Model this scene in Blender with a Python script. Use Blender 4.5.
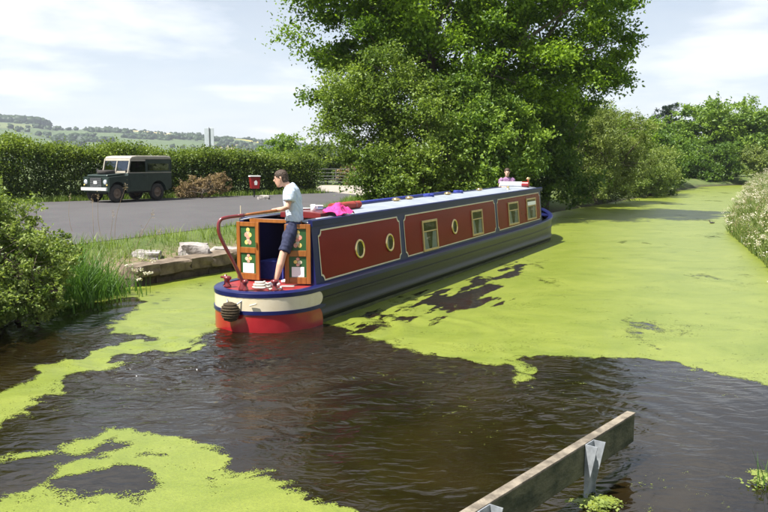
import bpy, math, random
import numpy as np
from mathutils import Vector, Matrix
for o in list(bpy.data.objects): bpy.data.objects.remove(o)
R = math.radians
S = bpy.context.scene
COL = S.collection
random.seed(7)
rng = np.random.default_rng(7)
# ------------------------------------------------------------------ camera, sky, sun, exposure
CAM_H = 2.45; F = 800.0; PITCH = math.atan(96/800)
cd = bpy.data.cameras.new('camera'); cam = bpy.data.objects.new('camera', cd); COL.objects.link(cam)
cam.location = (0, 0, CAM_H); cam.rotation_euler = (math.pi/2-PITCH, 0, 0)
cd.sensor_width = 36; cd.lens = 36*F/768; cd.clip_start = 0.05; cd.clip_end = 12000
S.camera = cam
SUN_EL = R(58); SUN_AZ = math.atan2(-.84, -.54)          # from the left, a little behind the camera
W = bpy.data.worlds.new('World'); S.world = W; W.use_nodes = True
nt = W.node_tree; nt.nodes.clear()
def N(nt, t, **k):
    n = nt.nodes.new(t)
    for a, b in k.items():
        if a.startswith('_'): n.inputs[a[1:].replace('_', ' ')].default_value = b
        else: setattr(n, a, b)
    return n
sky = N(nt, 'ShaderNodeTexSky', sky_type='NISHITA', sun_disc=False, sun_elevation=SUN_EL, sun_rotation=SUN_AZ, altitude=50, air_density=1.0, dust_density=0.7, ozone_density=1.5)
tc = N(nt, 'ShaderNodeTexCoord'); sep = N(nt, 'ShaderNodeSeparateXYZ'); nt.links.new(tc.outputs['Generated'], sep.inputs[0])
den = N(nt, 'ShaderNodeMath', operation='MAXIMUM'); den.inputs[1].default_value = 0.0; nt.links.new(sep.outputs['Z'], den.inputs[0])
den2 = N(nt, 'ShaderNodeMath', operation='ADD'); den2.inputs[1].default_value = 0.13; nt.links.new(den.outputs[0], den2.inputs[0])
dv = N(nt, 'ShaderNodeVectorMath', operation='DIVIDE'); nt.links.new(tc.outputs['Generated'], dv.inputs[0])
cmb = N(nt, 'ShaderNodeCombineXYZ'); cmb.inputs[2].default_value = 1
nt.links.new(den2.outputs[0], cmb.inputs[0]); nt.links.new(den2.outputs[0], cmb.inputs[1]); nt.links.new(cmb.outputs[0], dv.inputs[1])
no = N(nt, 'ShaderNodeTexNoise', _Scale=0.85, _Detail=8.0, _Roughness=0.52, _Distortion=0.15); nt.links.new(dv.outputs[0], no.inputs['Vector'])
ramp = N(nt, 'ShaderNodeValToRGB'); ramp.color_ramp.elements[0].position = .43; ramp.color_ramp.elements[1].position = .62
ramp.color_ramp.elements[0].color = (0, 0, 0, 1); ramp.color_ramp.elements[1].color = (1, 1, 1, 1)
nt.links.new(no.outputs['Fac'], ramp.inputs[0])
no2 = N(nt, 'ShaderNodeTexNoise', _Scale=2.1, _Detail=6.0, _Roughness=0.6); nt.links.new(dv.outputs[0], no2.inputs['Vector'])
cc = N(nt, 'ShaderNodeValToRGB'); cc.color_ramp.elements[0].color = (8.9, 9.5, 10.5, 1); cc.color_ramp.elements[1].color = (10.6, 10.7, 10.9, 1)
cc.color_ramp.elements[0].position = .32; cc.color_ramp.elements[1].position = .62
nt.links.new(no2.outputs['Fac'], cc.inputs[0])
hz1 = N(nt, 'ShaderNodeMath', operation='MULTIPLY'); hz1.inputs[1].default_value = -3.2; nt.links.new(den.outputs[0], hz1.inputs[0])
hz2 = N(nt, 'ShaderNodeMath', operation='EXPONENT'); nt.links.new(hz1.outputs[0], hz2.inputs[0])
hz3 = N(nt, 'ShaderNodeMath', operation='MULTIPLY'); hz3.inputs[1].default_value = .62; nt.links.new(hz2.outputs[0], hz3.inputs[0])
hz4 = N(nt, 'ShaderNodeMath', operation='MULTIPLY'); hz4.inputs[1].default_value = .92; nt.links.new(ramp.outputs[0], hz4.inputs[0])
hz5 = N(nt, 'ShaderNodeMath', operation='MAXIMUM'); nt.links.new(hz3.outputs[0], hz5.inputs[0]); nt.links.new(hz4.outputs[0], hz5.inputs[1])
mx = N(nt, 'ShaderNodeMix', data_type='RGBA'); nt.links.new(hz5.outputs[0], mx.inputs[0])
nt.links.new(sky.outputs[0], mx.inputs[6]); nt.links.new(cc.outputs[0], mx.inputs[7])
bg = N(nt, 'ShaderNodeBackground', _Strength=0.05); nt.links.new(mx.outputs[2], bg.inputs[0])
ow = N(nt, 'ShaderNodeOutputWorld'); nt.links.new(bg.outputs[0], ow.inputs[0])
sl = bpy.data.lights.new('sun', 'SUN'); sl.energy = 5.0; sl.angle = R(.53); sl.color = (1, .955, .88)
so = bpy.data.objects.new('sun', sl); COL.objects.link(so); so.location = (-30, -25, 60)
sd = Vector((math.sin(SUN_AZ)*math.cos(SUN_EL), math.cos(SUN_AZ)*math.cos(SUN_EL), math.sin(SUN_EL)))
so.rotation_euler = sd.to_track_quat('Z', 'Y').to_euler()
vs = S.view_settings; vs.view_transform = 'Standard'; vs.look = 'None'; vs.exposure = 1.2; vs.gamma = 1; vs.use_curve_mapping = False
S.render.engine = 'CYCLES'

def G(x, y, z=0.0):
    """ground point at height z that lies in the direction of photo pixel x, y (used to survey the site)"""
    a = (x-384)/F; b = (256-y)/F
    d = (a, math.cos(PITCH)+b*math.sin(PITCH), -math.sin(PITCH)+b*math.cos(PITCH))
    t = (z-CAM_H)/d[2]
    return (d[0]*t, d[1]*t)

# ------------------------------------------------------------------ helpers
def tag(o, label=None, cat=None, group=None, kind=None):
    if label: o['label'] = label
    if cat: o['category'] = cat
    if group: o['group'] = group
    if kind: o['kind'] = kind
    return o
def empty(name, loc, rz=0, label=None, cat=None, group=None):
    o = bpy.data.objects.new(name, None); COL.objects.link(o); o.location = loc; o.rotation_euler = (0, 0, rz); o.empty_display_size = .2
    return tag(o, label, cat, group)
def link(name, me, mat=None, parent=None, smooth=False, bevel=0):
    o = bpy.data.objects.new(name, me); COL.objects.link(o)
    if mat is not None and len(me.materials) == 0: me.materials.append(mat)
    if parent is not None: o.parent = parent
    if smooth: me.shade_smooth()
    if bevel:
        b = o.modifiers.new('bevel', 'BEVEL'); b.width = bevel; b.segments = 2; b.limit_method = 'ANGLE'; b.angle_limit = R(40)
    return o
def rawmesh(name, V, Fc, attrs=None):
    """V (n,3) array, Fc (m,k) int array: fast mesh"""
    V = np.asarray(V, np.float32); Fc = np.asarray(Fc, np.int32); m, k = Fc.shape
    me = bpy.data.meshes.new(name)
    me.vertices.add(len(V)); me.vertices.foreach_set('co', V.ravel())
    me.loops.add(m*k); me.loops.foreach_set('vertex_index', Fc.ravel())
    me.polygons.add(m); me.polygons.foreach_set('loop_start', np.arange(0, m*k, k, dtype=np.int32))
    me.polygons.foreach_set('loop_total', np.full(m, k, np.int32))
    for nme, arr in (attrs or {}).items():
        arr = np.asarray(arr, np.float32)
        if arr.ndim == 1:
            a = me.attributes.new(nme, 'FLOAT', 'POINT'); a.data.foreach_set('value', arr)
        else:
            a = me.attributes.new(nme, 'FLOAT_COLOR', 'POINT'); a.data.foreach_set('color', arr.ravel())
    me.update(calc_edges=True)
    return me
class MB:
    def __init__(s): s.v = []; s.f = []
    def add(s, vs, fs):
        k = len(s.v); s.v += [tuple(v) for v in vs]; s.f += [tuple(i+k for i in f) for f in fs]; return s
    def box(s, x0, x1, y0, y1, z0, z1):
        return s.add([(x0,y0,z0),(x1,y0,z0),(x1,y1,z0),(x0,y1,z0),(x0,y0,z1),(x1,y0,z1),(x1,y1,z1),(x0,y1,z1)],
                     [(0,3,2,1),(4,5,6,7),(0,1,5,4),(1,2,6,5),(2,3,7,6),(3,0,4,7)])
    def obox(s, c, ax, ay, az):
        c, ax, ay, az = Vector(c), Vector(ax), Vector(ay), Vector(az)
        P = [c+i*ax+j*ay+k*az for k in (-1,1) for j in (-1,1) for i in (-1,1)]
        return s.add(P, [(0,2,3,1),(4,5,7,6),(0,1,5,4),(1,3,7,5),(3,2,6,7),(2,0,4,6)])
    def rings(s, rs, close=True, caps=True):
        n = len(rs[0]); vs = [p for r in rs for p in r]; fs = []
        for i in range(len(rs)-1):
            for j in range(n if close else n-1):
                a = i*n+j; b = i*n+(j+1) % n; fs.append((a, b, b+n, a+n))
        if caps and close:
            fs.append(tuple(range(n-1, -1, -1))); fs.append(tuple((len(rs)-1)*n+j for j in range(n)))
        return s.add(vs, fs)
    def tube(s, pts, rad, n=8, ry=None, side=None, caps=True):
        pts = [Vector(p) for p in pts]
        if not hasattr(rad, '__len__'): rad = [rad]*len(pts)
        if ry is None: ry = rad
        rs = []; prev = Vector(side).normalized() if side is not None else None
        for i, p in enumerate(pts):
            t = (pts[min(i+1, len(pts)-1)]-pts[max(i-1, 0)]).normalized()
            if prev is None: prev = t.orthogonal().normalized()
            a = (prev-t*prev.dot(t)).normalized(); b = t.cross(a); prev = a
            rs.append([p+a*(rad[i]*math.cos(2*math.pi*k/n))+b*(ry[i]*math.sin(2*math.pi*k/n)) for k in range(n)])
        return s.rings(rs, caps=caps)
    def lathe(s, prof, c=(0,0,0), axis='z', n=16, caps=True):
        rs = []
        for r, h in prof:
            q = []
            for k in range(n):
                a = 2*math.pi*k/n; u, v = r*math.cos(a), r*math.sin(a)
                q.append((c[0]+u, c[1]+v, c[2]+h) if axis == 'z' else ((c[0]+h, c[1]+u, c[2]+v) if axis == 'x' else (c[0]+v, c[1]+h, c[2]+u)))
            rs.append(q)
        return s.rings(rs, caps=caps)
    def ball(s, c, rx, ry=None, rz=None, n=12, m=8):
        ry = ry or rx; rz = rz or rx
        rs = [[(c[0]+rx*math.sin(a)*math.cos(2*math.pi*k/n), c[1]+ry*math.sin(a)*math.sin(2*math.pi*k/n), c[2]-rz*math.cos(a)) for k in range(n)]
              for a in [math.pi*(.02+.96*i/m) for i in range(m+1)]]
        return s.rings(rs)
    def prism(s, poly, a0, a1, axis='z'):
        n = len(poly)
        f = {'z': lambda p, h: (p[0], p[1], h), 'x': lambda p, h: (h, p[0], p[1]), 'y': lambda p, h: (p[0], h, p[1])}[axis]
        return s.add([f(p, a0) for p in poly]+[f(p, a1) for p in poly],
                     [tuple(range(n-1, -1, -1)), tuple(range(n, 2*n))]+[(i, (i+1) % n, (i+1) % n+n, i+n) for i in range(n)])
    def mesh(s, name):
        me = bpy.data.meshes.new(name); me.from_pydata(s.v, [], s.f); me.update(); return me
    def build(s, name, mat=None, parent=None, smooth=False, bevel=0, recalc=True):
        me = s.mesh(name)
        if recalc:
            import bmesh
            bm = bmesh.new(); bm.from_mesh(me); bmesh.ops.recalc_face_normals(bm, faces=bm.faces); bm.to_mesh(me); bm.free()
        o = link(name, me, mat, parent, smooth, bevel)
        return o
def auto_smooth(o, ang=35):
    o.data.shade_smooth()
    try: o.data.set_sharp_from_angle(angle=R(ang))
    except Exception: pass
    return o
# noise in numpy
_lat = rng.random((256, 256)).astype(np.float32)
def vnoise(x, y):
    x = np.asarray(x, float); y = np.asarray(y, float)
    xi = np.floor(x).astype(int); yi = np.floor(y).astype(int); fx = x-xi; fy = y-yi
    fx = fx*fx*(3-2*fx); fy = fy*fy*(3-2*fy)
    a = _lat[xi & 255, yi & 255]; b = _lat[(xi+1) & 255, yi & 255]; c = _lat[xi & 255, (yi+1) & 255]; d = _lat[(xi+1) & 255, (yi+1) & 255]
    return (a*(1-fx)+b*fx)*(1-fy)+(c*(1-fx)+d*fx)*fy
def fbm(x, y, o=4):
    v = 0; a = .5; t = 0
    for i in range(o):
        v = v+a*vnoise(x*2**i+17.3*i, y*2**i+5.1*i); t += a; a *= .5
    return v/t*2-1
def poly_sd(X, Y, poly):
    """signed distance, positive inside"""
    P = np.array(poly, float); n = len(P); d = np.full(X.shape, 1e9); ins = np.zeros(X.shape, bool)
    for i in range(n):
        a = P[i]; b = P[(i+1) % n]; e = b-a
        t = np.clip(((X-a[0])*e[0]+(Y-a[1])*e[1])/(e@e+1e-12), 0, 1)
        d = np.minimum(d, (X-a[0]-t*e[0])**2+(Y-a[1]-t*e[1])**2)
        if a[1] != b[1]:
            c = ((a[1] > Y) != (b[1] > Y)) & (X < (b[0]-a[0])*(Y-a[1])/(b[1]-a[1])+a[0]); ins ^= c
    return np.where(ins, np.sqrt(d), -np.sqrt(d))
def sstep(a, b, x):
    t = np.clip((x-a)/(b-a), 0, 1); return t*t*(3-2*t)
def grid_mesh(name, xs, ys, zf, attrs=None, keep=None):
    X, Y = np.meshgrid(xs, ys); Z = zf(X, Y); nx, ny = len(xs), len(ys)
    i = np.arange(nx-1)[None, :]+np.arange(ny-1)[:, None]*nx
    Fc = np.stack([i, i+1, i+1+nx, i+nx], -1).reshape(-1, 4)
    V = np.stack([X, Y, Z], -1).reshape(-1, 3); A = {k: v.reshape(-1) for k, v in (attrs(X, Y) if attrs else {}).items()}
    if keep is not None:
        kf = keep(X, Y).reshape(-1)[Fc].any(1); Fc = Fc[kf]; u, inv = np.unique(Fc, return_inverse=True)
        V = V[u]; Fc = inv.reshape(-1, 4); A = {k: v[u] for k, v in A.items()}
    return rawmesh(name, V, Fc, A)

# ------------------------------------------------------------------ materials
def newmat(name):
    m = bpy.data.materials.new(name); m.use_nodes = True; n = m.node_tree; n.nodes.clear()
    out = N(n, 'ShaderNodeOutputMaterial'); return m, n, out
def coords(n, kind='Object'):
    return N(n, 'ShaderNodeTexCoord').outputs[kind]
def pmat(name, c1, c2=None, scale=6, rough=.6, metal=0, bump=0, bscale=None, coat=0, spec=.5, detail=5, kind='Object', stretch=(1,1,1), pos=(.35,.65), bdist=.02):
    m, n, out = newmat(name); b = N(n, 'ShaderNodeBsdfPrincipled', _Roughness=rough, _Metallic=metal)
    b.inputs['Specular IOR Level'].default_value = spec; b.inputs['Coat Weight'].default_value = coat; b.inputs['Coat Roughness'].default_value = .08
    mp = N(n, 'ShaderNodeMapping'); mp.inputs['Scale'].default_value = stretch; n.links.new(coords(n, kind), mp.inputs[0])
    t = N(n, 'ShaderNodeTexNoise', _Scale=scale, _Detail=detail, _Roughness=.6); n.links.new(mp.outputs[0], t.inputs['Vector'])
    r = N(n, 'ShaderNodeValToRGB'); r.color_ramp.elements[0].position, r.color_ramp.elements[1].position = pos
    c2 = c2 or tuple(x*.8 for x in c1)
    r.color_ramp.elements[0].color = (*c1, 1); r.color_ramp.elements[1].color = (*c2, 1)
    n.links.new(t.outputs['Fac'], r.inputs[0]); n.links.new(r.outputs[0], b.inputs['Base Color'])
    if bump:
        t2 = N(n, 'ShaderNodeTexNoise', _Scale=bscale or scale*4, _Detail=5.0); n.links.new(mp.outputs[0], t2.inputs['Vector'])
        bp = N(n, 'ShaderNodeBump', _Strength=bump, _Distance=bdist); n.links.new(t2.outputs['Fac'], bp.inputs['Height']); n.links.new(bp.outputs[0], b.inputs['Normal'])
    n.links.new(b.outputs[0], out.inputs[0]); return m
def leafmat(name, dark, light, trans=.38, tcol=1.35, rough=.45, gloss=.018):
    m, n, out = newmat(name)
    a = N(n, 'ShaderNodeAttribute', attribute_name='tint'); r = N(n, 'ShaderNodeValToRGB')
    r.color_ramp.elements[0].color = (*dark, 1); r.color_ramp.elements[1].color = (*light, 1); n.links.new(a.outputs['Fac'], r.inputs[0])
    d = N(n, 'ShaderNodeBsdfDiffuse'); n.links.new(r.outputs[0], d.inputs[0])
    t = N(n, 'ShaderNodeBsdfTranslucent'); hs = N(n, 'ShaderNodeMix', data_type='RGBA', blend_type='MULTIPLY'); hs.inputs[0].default_value = 1
    n.links.new(r.outputs[0], hs.inputs[6]); hs.inputs[7].default_value = (tcol*1.1, tcol*1.15, tcol*.55, 1); n.links.new(hs.outputs[2], t.inputs[0])
    mx = N(n, 'ShaderNodeMixShader'); mx.inputs[0].default_value = trans; n.links.new(d.outputs[0], mx.inputs[1]); n.links.new(t.outputs[0], mx.inputs[2])
    g = N(n, 'ShaderNodeBsdfGlossy', _Roughness=rough); g.inputs[0].default_value = (.9, .95, 1, 1)
    m2 = N(n, 'ShaderNodeMixShader'); m2.inputs[0].default_value = gloss; n.links.new(mx.outputs[0], m2.inputs[1]); n.links.new(g.outputs[0], m2.inputs[2])
    n.links.new(m2.outputs[0], out.inputs[0]); return m
M = {}
M['bark'] = pmat('bark', (.075,.055,.04), (.13,.105,.08), 5, .9, bump=.6, stretch=(1,1,.3))
M['oak_leaf'] = leafmat('oak_leaf', (0.0515, 0.1095, 0.0077), (0.2447, 0.367, 0.0258))
M['hawthorn_leaf'] = leafmat('hawthorn_leaf', (0.069, 0.1207, 0.0161), (0.253, 0.3335, 0.0575))
M['willow_leaf'] = leafmat('willow_leaf', (0.0902, 0.1288, 0.0283), (0.2576, 0.3091, 0.0837))
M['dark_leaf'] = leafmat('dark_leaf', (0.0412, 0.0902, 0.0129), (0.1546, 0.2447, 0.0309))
M['far_leaf'] = leafmat('far_leaf', (0.0709, 0.1352, 0.0206), (0.2447, 0.3478, 0.0515))
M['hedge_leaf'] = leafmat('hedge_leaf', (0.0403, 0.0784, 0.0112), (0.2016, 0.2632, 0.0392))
M['elder_leaf'] = leafmat('elder_leaf', (0.0862, 0.138, 0.0253), (0.276, 0.3335, 0.092))
M['pine_leaf'] = leafmat('pine_leaf', (.012,.028,.018), (.03,.055,.032))
M['rust_leaf'] = leafmat('rust_leaf', (.17,.12,.06), (.38,.28,.15), .2, 1.1)
M['reed_leaf'] = leafmat('reed_leaf', (0.04, 0.1, 0.016), (0.13, 0.24, 0.045), .35)
M['grass'] = leafmat('grass_blades', (.07,.14,.016), (.24,.31,.06), .3)
M['meadow_leaf'] = leafmat('meadow_leaf', (.07,.12,.022), (.22,.26,.075), .3)
M['petal'] = leafmat('petal', (.46,.43,.32), (.68,.64,.53), .25, .9)
M['seed'] = leafmat('seed_heads', (.30,.22,.13), (.50,.40,.26), .25, .9)

# ------------------------------------------------------------------ the site
PARK_Z = .67
CANAL = [(-6.2,2.6),(-6.0,7),(-5.75,9),(-5.5,11),(-5.75,13),(-4.85,15.45),(-3.3,17.7),(8.0,37.6),(21,59.6),(29,73.5),(36,80),(60,95),(64,91),(40,76),
         (30.2,66.5),(20.6,45.5),(12.0,27.6),(8.6,17.2),(6.6,10),(5.2,5),(5,2.6)]
SKY_X = [-420,-200,0,40,60,100,150,200,235,270,320,345,400,500,768,1000,1300]
SKY_Y = [114,120,128,130,135,134,136,139,141,144,148,151,152,154,149,141,133]
def crest(az_px): return np.interp(az_px, SKY_X, SKY_Y)
def ground_z(X, Y):
    s = -poly_sd(X, Y, CANAL)                       # positive on land
    z = np.where(s < 0, np.maximum(-.9, s*1.2), 0.0)
    z = z+np.where(s >= 0, .30*sstep(0, .5, s)+(PARK_Z-.30)*sstep(.5, 2.2, s), 0)
    right = X > .45*Y+2.5
    z = z+np.where((s >= 0) & right, .22*sstep(.8, 4, s), 0)
    r = np.hypot(X, Y); h = 0.12*fbm(X*.07, Y*.07, 3)*sstep(60, 160, r)
    return z+h
def park_dist(X, Y): return poly_sd(X, Y, PARK)
PK = lambda x, y: G(x, y, PARK_Z)
PARK = [(-40,6.5),(-9.0,14.5),PK(60,247),PK(108,241),PK(175,233),PK(250,223.5),PK(325,208.5),(-1.6,36.5),(-1.0,40.5),(-2.8,44.0),(-11.9,36.6),(-17.5,31.8),(-40,12)]
def nonuni(lo, hi, step, far, ratio=1.22):
    a = list(np.arange(lo, hi+1e-6, step)); d = step; x = hi; r = []
    while x < far: d *= ratio; x += d; r.append(x)
    d = step; x = lo; l = []
    while x > -far: d *= ratio; x -= d; l.append(x)
    return np.array(l[::-1]+a+r)
gx = nonuni(-22, 44, .3, 5200); gy = nonuni(-2, 96, .3, 5200)
def ground_attr(X, Y):
    s = -poly_sd(X, Y, CANAL)
    return {'wet': 1-sstep(-.05, .45, s), 'dry': np.clip(sstep(.1, .6, s)*(1-sstep(.9, 1.7, s))*(1-sstep(27, 31, Y)), 0, 1)}
m, n, out = newmat('ground_turf'); b = N(n, 'ShaderNodeBsdfPrincipled', _Roughness=.95)
t1 = N(n, 'ShaderNodeTexNoise', _Scale=.5, _Detail=8.0, _Roughness=.7); t2 = N(n, 'ShaderNodeTexNoise', _Scale=9.0, _Detail=6.0); co = coords(n)
n.links.new(co, t1.inputs['Vector']); n.links.new(co, t2.inputs['Vector'])
r1 = N(n, 'ShaderNodeValToRGB'); r1.color_ramp.elements[0].color = (.045,.08,.014,1); r1.color_ramp.elements[1].color = (.115,.14,.035,1)
r1.color_ramp.elements[0].position = .35; r1.color_ramp.elements[1].position = .7; n.links.new(t1.outputs['Fac'], r1.inputs[0])
a1 = N(n, 'ShaderNodeAttribute', attribute_name='dry'); a2 = N(n, 'ShaderNodeAttribute', attribute_name='wet')
m1 = N(n, 'ShaderNodeMix', data_type='RGBA'); m1.inputs[7].default_value = (.20,.15,.095,1)
mu = N(n, 'ShaderNodeMath', operation='MULTIPLY'); mr = N(n, 'ShaderNodeMapRange'); mr.inputs[1].default_value = .38; mr.inputs[2].default_value = .55
n.links.new(t2.outputs['Fac'], mr.inputs[0]); n.links.new(mr.outputs[0], mu.inputs[0]); n.links.new(a1.outputs['Fac'], mu.inputs[1])
n.links.new(mu.outputs[0], m1.inputs[0]); n.links.new(r1.outputs[0], m1.inputs[6])
m2 = N(n, 'ShaderNodeMix', data_type='RGBA'); m2.inputs[7].default_value = (.045,.034,.022,1); n.links.new(a2.outputs['Fac'], m2.inputs[0]); n.links.new(m1.outputs[2], m2.inputs[6])
n.links.new(m2.outputs[2], b.inputs['Base Color'])
bp = N(n, 'ShaderNodeBump', _Strength=.7, _Distance=.04); n.links.new(t2.outputs['Fac'], bp.inputs['Height']); n.links.new(bp.outputs[0], b.inputs['Normal'])
n.links.new(b.outputs[0], out.inputs[0]); M['turf'] = m
g = link('ground', grid_mesh('ground', gx, gy, ground_z, ground_attr), M['turf'], smooth=True); tag(g, 'grassy ground and canal banks stretching to the horizon', 'ground', kind='structure')

# car park tarmac and the pale track beyond it
def sheet(name, poly, z, mat, thick=.05):
    b = MB(); b.prism(poly, z-thick, z); return b.build(name, mat)
def tarmac():
    m, n, out = newmat('tarmac'); b = N(n, 'ShaderNodeBsdfPrincipled', _Roughness=.85); co = coords(n)
    t = N(n, 'ShaderNodeTexNoise', _Scale=.42, _Detail=12.0, _Roughness=.8, _Distortion=.4); v = N(n, 'ShaderNodeTexVoronoi', _Scale=55.0); n.links.new(co, t.inputs['Vector']); n.links.new(co, v.inputs['Vector'])
    r = N(n, 'ShaderNodeValToRGB'); r.color_ramp.elements[0].position = .3; r.color_ramp.elements[1].position = .72
    r.color_ramp.elements[0].color = (.068,.064,.067,1); r.color_ramp.elements[1].color = (.112,.106,.106,1); n.links.new(t.outputs['Fac'], r.inputs[0])
    mm = N(n, 'ShaderNodeMix', data_type='RGBA', blend_type='MULTIPLY'); mm.inputs[0].default_value = .5; n.links.new(r.outputs[0], mm.inputs[6]); n.links.new(v.outputs['Color'], mm.inputs[7])
    n.links.new(mm.outputs[2], b.inputs['Base Color']); bp = N(n, 'ShaderNodeBump', _Strength=.4, _Distance=.006); n.links.new(v.outputs['Distance'], bp.inputs['Height'])
    n.links.new(bp.outputs[0], b.inputs['Normal']); n.links.new(b.outputs[0], out.inputs[0]); return m
o = sheet('car_park', PARK, PARK_Z+.012, tarmac()); tag(o, 'dark grey tarmac car park beside the hedge', 'tarmac', kind='structure')
o = sheet('track', [(-3.2,44.2),(-1.2,40.0),(1.5,43.5),(0.5,56),(-4.5,57),(-4.2,48)], PARK_Z+.008, pmat('track_gravel', (.26,.23,.19), (.34,.30,.26), 3, .95, bump=.4)); tag(o, 'pale gravel track leaving the car park past the hedge end', 'track', kind='structure')

# hills with fields
def hills():
    az = np.linspace(-650, 1450, 620); rr = np.concatenate([np.linspace(520, 1000, 10), np.linspace(1020, 1900, 70), np.linspace(1950, 2900, 12)])
    A, Rr = np.meshgrid(az, rr); ang = np.arctan((A-384)/F); X = Rr*np.sin(ang); Y = Rr*np.cos(ang)
    top = (160-crest(A))/F*1850/np.cos(ang)*np.cos(ang)+2.4
    k = sstep(560, 1850, Rr)*(1-.5*sstep(1900, 2900, Rr)); Z = top*k+10*fbm(X/420, Y/420, 4)*sstep(700, 1100, Rr)*(1-sstep(1500, 1850, Rr))+3*fbm(X/160, Y/160, 3)*sstep(700, 1000, Rr)-2*(1-sstep(520, 640, Rr))
    # land cover: fields as Voronoi-like cells, each with its own crop
    seeds = np.stack([rng.uniform(-1700, 2300, 420), rng.uniform(350, 3000, 420)], 1); crops = rng.random(420)
    P = np.stack([X.ravel(), Y.ravel()*.75], 1); S2 = seeds*np.array([1, .75]); best = np.full(len(P), 1e9); sec = best.copy(); idx = np.zeros(len(P), int)
    for i in range(420):
        d = np.hypot(P[:, 0]-S2[i, 0], P[:, 1]-S2[i, 1]); c = d < best; sec = np.where(c, best, np.minimum(sec, d)); idx = np.where(c, i, idx); best = np.where(c, d, best)
    pal = np.array([(.06,.095,.025),(.085,.125,.035),(.11,.135,.04),(.055,.09,.028),(.13,.14,.05),(.20,.17,.08),(.04,.075,.022)])
    c = pal[(crops[idx]*6.99).astype(int)]
    edge = np.exp(-((sec-best)/9)**2)[:, None]; c = c*(1-edge)+np.array((.03,.05,.02))*edge
    yell = poly_sd(A.ravel(), Rr.ravel(), [(222,1600),(262,1690),(290,1560),(286,1420),(258,1450),(232,1520)]) > 0
    pale = poly_sd(A.ravel(), Rr.ravel(), [(108,1680),(140,1800),(176,1700),(170,1520),(150,1580),(120,1620)]) > 0
    c[yell] = (.42,.36,.07); c[pale] = (.42,.34,.16)
    col = np.concatenate([c, np.ones((len(c), 1))], 1)
    nx, ny = len(az), len(rr); i = np.arange(nx-1)[None, :]+np.arange(ny-1)[:, None]*nx
    Fc = np.stack([i, i+1, i+1+nx, i+nx], -1).reshape(-1, 4)
    me = rawmesh('hills', np.stack([X, Y, Z], -1).reshape(-1, 3), Fc, {'cover': col})
    m, n, out = newmat('hill_fields'); b = N(n, 'ShaderNodeBsdfPrincipled', _Roughness=.95); a = N(n, 'ShaderNodeAttribute', attribute_name='cover')
    t = N(n, 'ShaderNodeTexNoise', _Scale=.02, _Detail=6.0); n.links.new(coords(n), t.inputs['Vector']); mr = N(n, 'ShaderNodeMapRange'); mr.inputs[3].default_value = .75; mr.inputs[4].default_value = 1.25
    n.links.new(t.outputs['Fac'], mr.inputs[0]); mm = N(n, 'ShaderNodeVectorMath', operation='SCALE'); n.links.new(a.outputs['Color'], mm.inputs[0]); n.links.new(mr.outputs[0], mm.inputs['Scale'])
    n.links.new(mm.outputs[0], b.inputs['Base Color']); n.links.new(b.outputs[0], out.inputs[0])
    o = link('hills', me, m, smooth=True); tag(o, 'far hillside of hedged green and yellow fields', 'hills', kind='structure')
    # trees along the field edges and in woods: too many and too far to count
    e = (sec-best).reshape(Rr.shape); cand = np.argwhere((e < 16) & (Rr > 900) & (Rr < 1890) & (A > -60) & (A < 420)); pick = cand[rng.permutation(len(cand))[:650]]
    pts = [(X[i, j], Y[i, j], Z[i, j], rng.uniform(2.5, 5)) for i, j in pick]
    def zat(ax, r):
        i = np.argmin(abs(rr-r)); j = np.argmin(abs(az-ax)); return X[i, j], Y[i, j], Z[i, j]
    for q in range(620):
        x, y, z = zat(rng.uniform(-120, 47), rng.uniform(1640, 1880)); pts.append((x+rng.normal(0, 7), y, z-1, rng.uniform(8, 11)))
    for c0, c1, r0, r1, k in [(50,110,1180,1300,70),(96,128,1450,1530,60),(128,170,1300,1360,70),(180,230,1350,1420,90),(60,220,1830,1880,120),(220,345,1780,1860,130),(262,330,1200,1330,120)]:
        for q in range(k):
            x, y, z = zat(rng.uniform(c0, c1), rng.uniform(r0, r1)); pts.append((x+rng.normal(0, 5), y+rng.normal(0, 5), z-1, rng.uniform(3, 6)))
    import bmesh
    bm = bmesh.new(); bmesh.ops.create_icosphere(bm, subdivisions=2, radius=1); bv = np.array([v.co[:] for v in bm.verts]); bf = np.array([[v.index for v in f.verts] for f in bm.faces]); bm.free()
    VV = []; FF = []; TT = []
    for k, (x, y, z, r) in enumerate(pts):
        q = bv*(1+.25*rng.standard_normal((len(bv), 1)))*np.array([r, r, r*.8])+np.array([x, y, z+r*.55]); VV.append(q); FF.append(bf+k*len(bv)); TT.append(np.full(len(bv), rng.random()))
    o = link('far_woodland', rawmesh('far_woodland', np.concatenate(VV), np.concatenate(FF), {'tint': np.concatenate(TT)}), leafmat('woodland_leaf', (.014,.028,.010), (.035,.06,.016), .1))
    tag(o, 'dark hedgerows and woods on the far hillside', 'woodland', kind='stuff')
hills()
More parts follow.
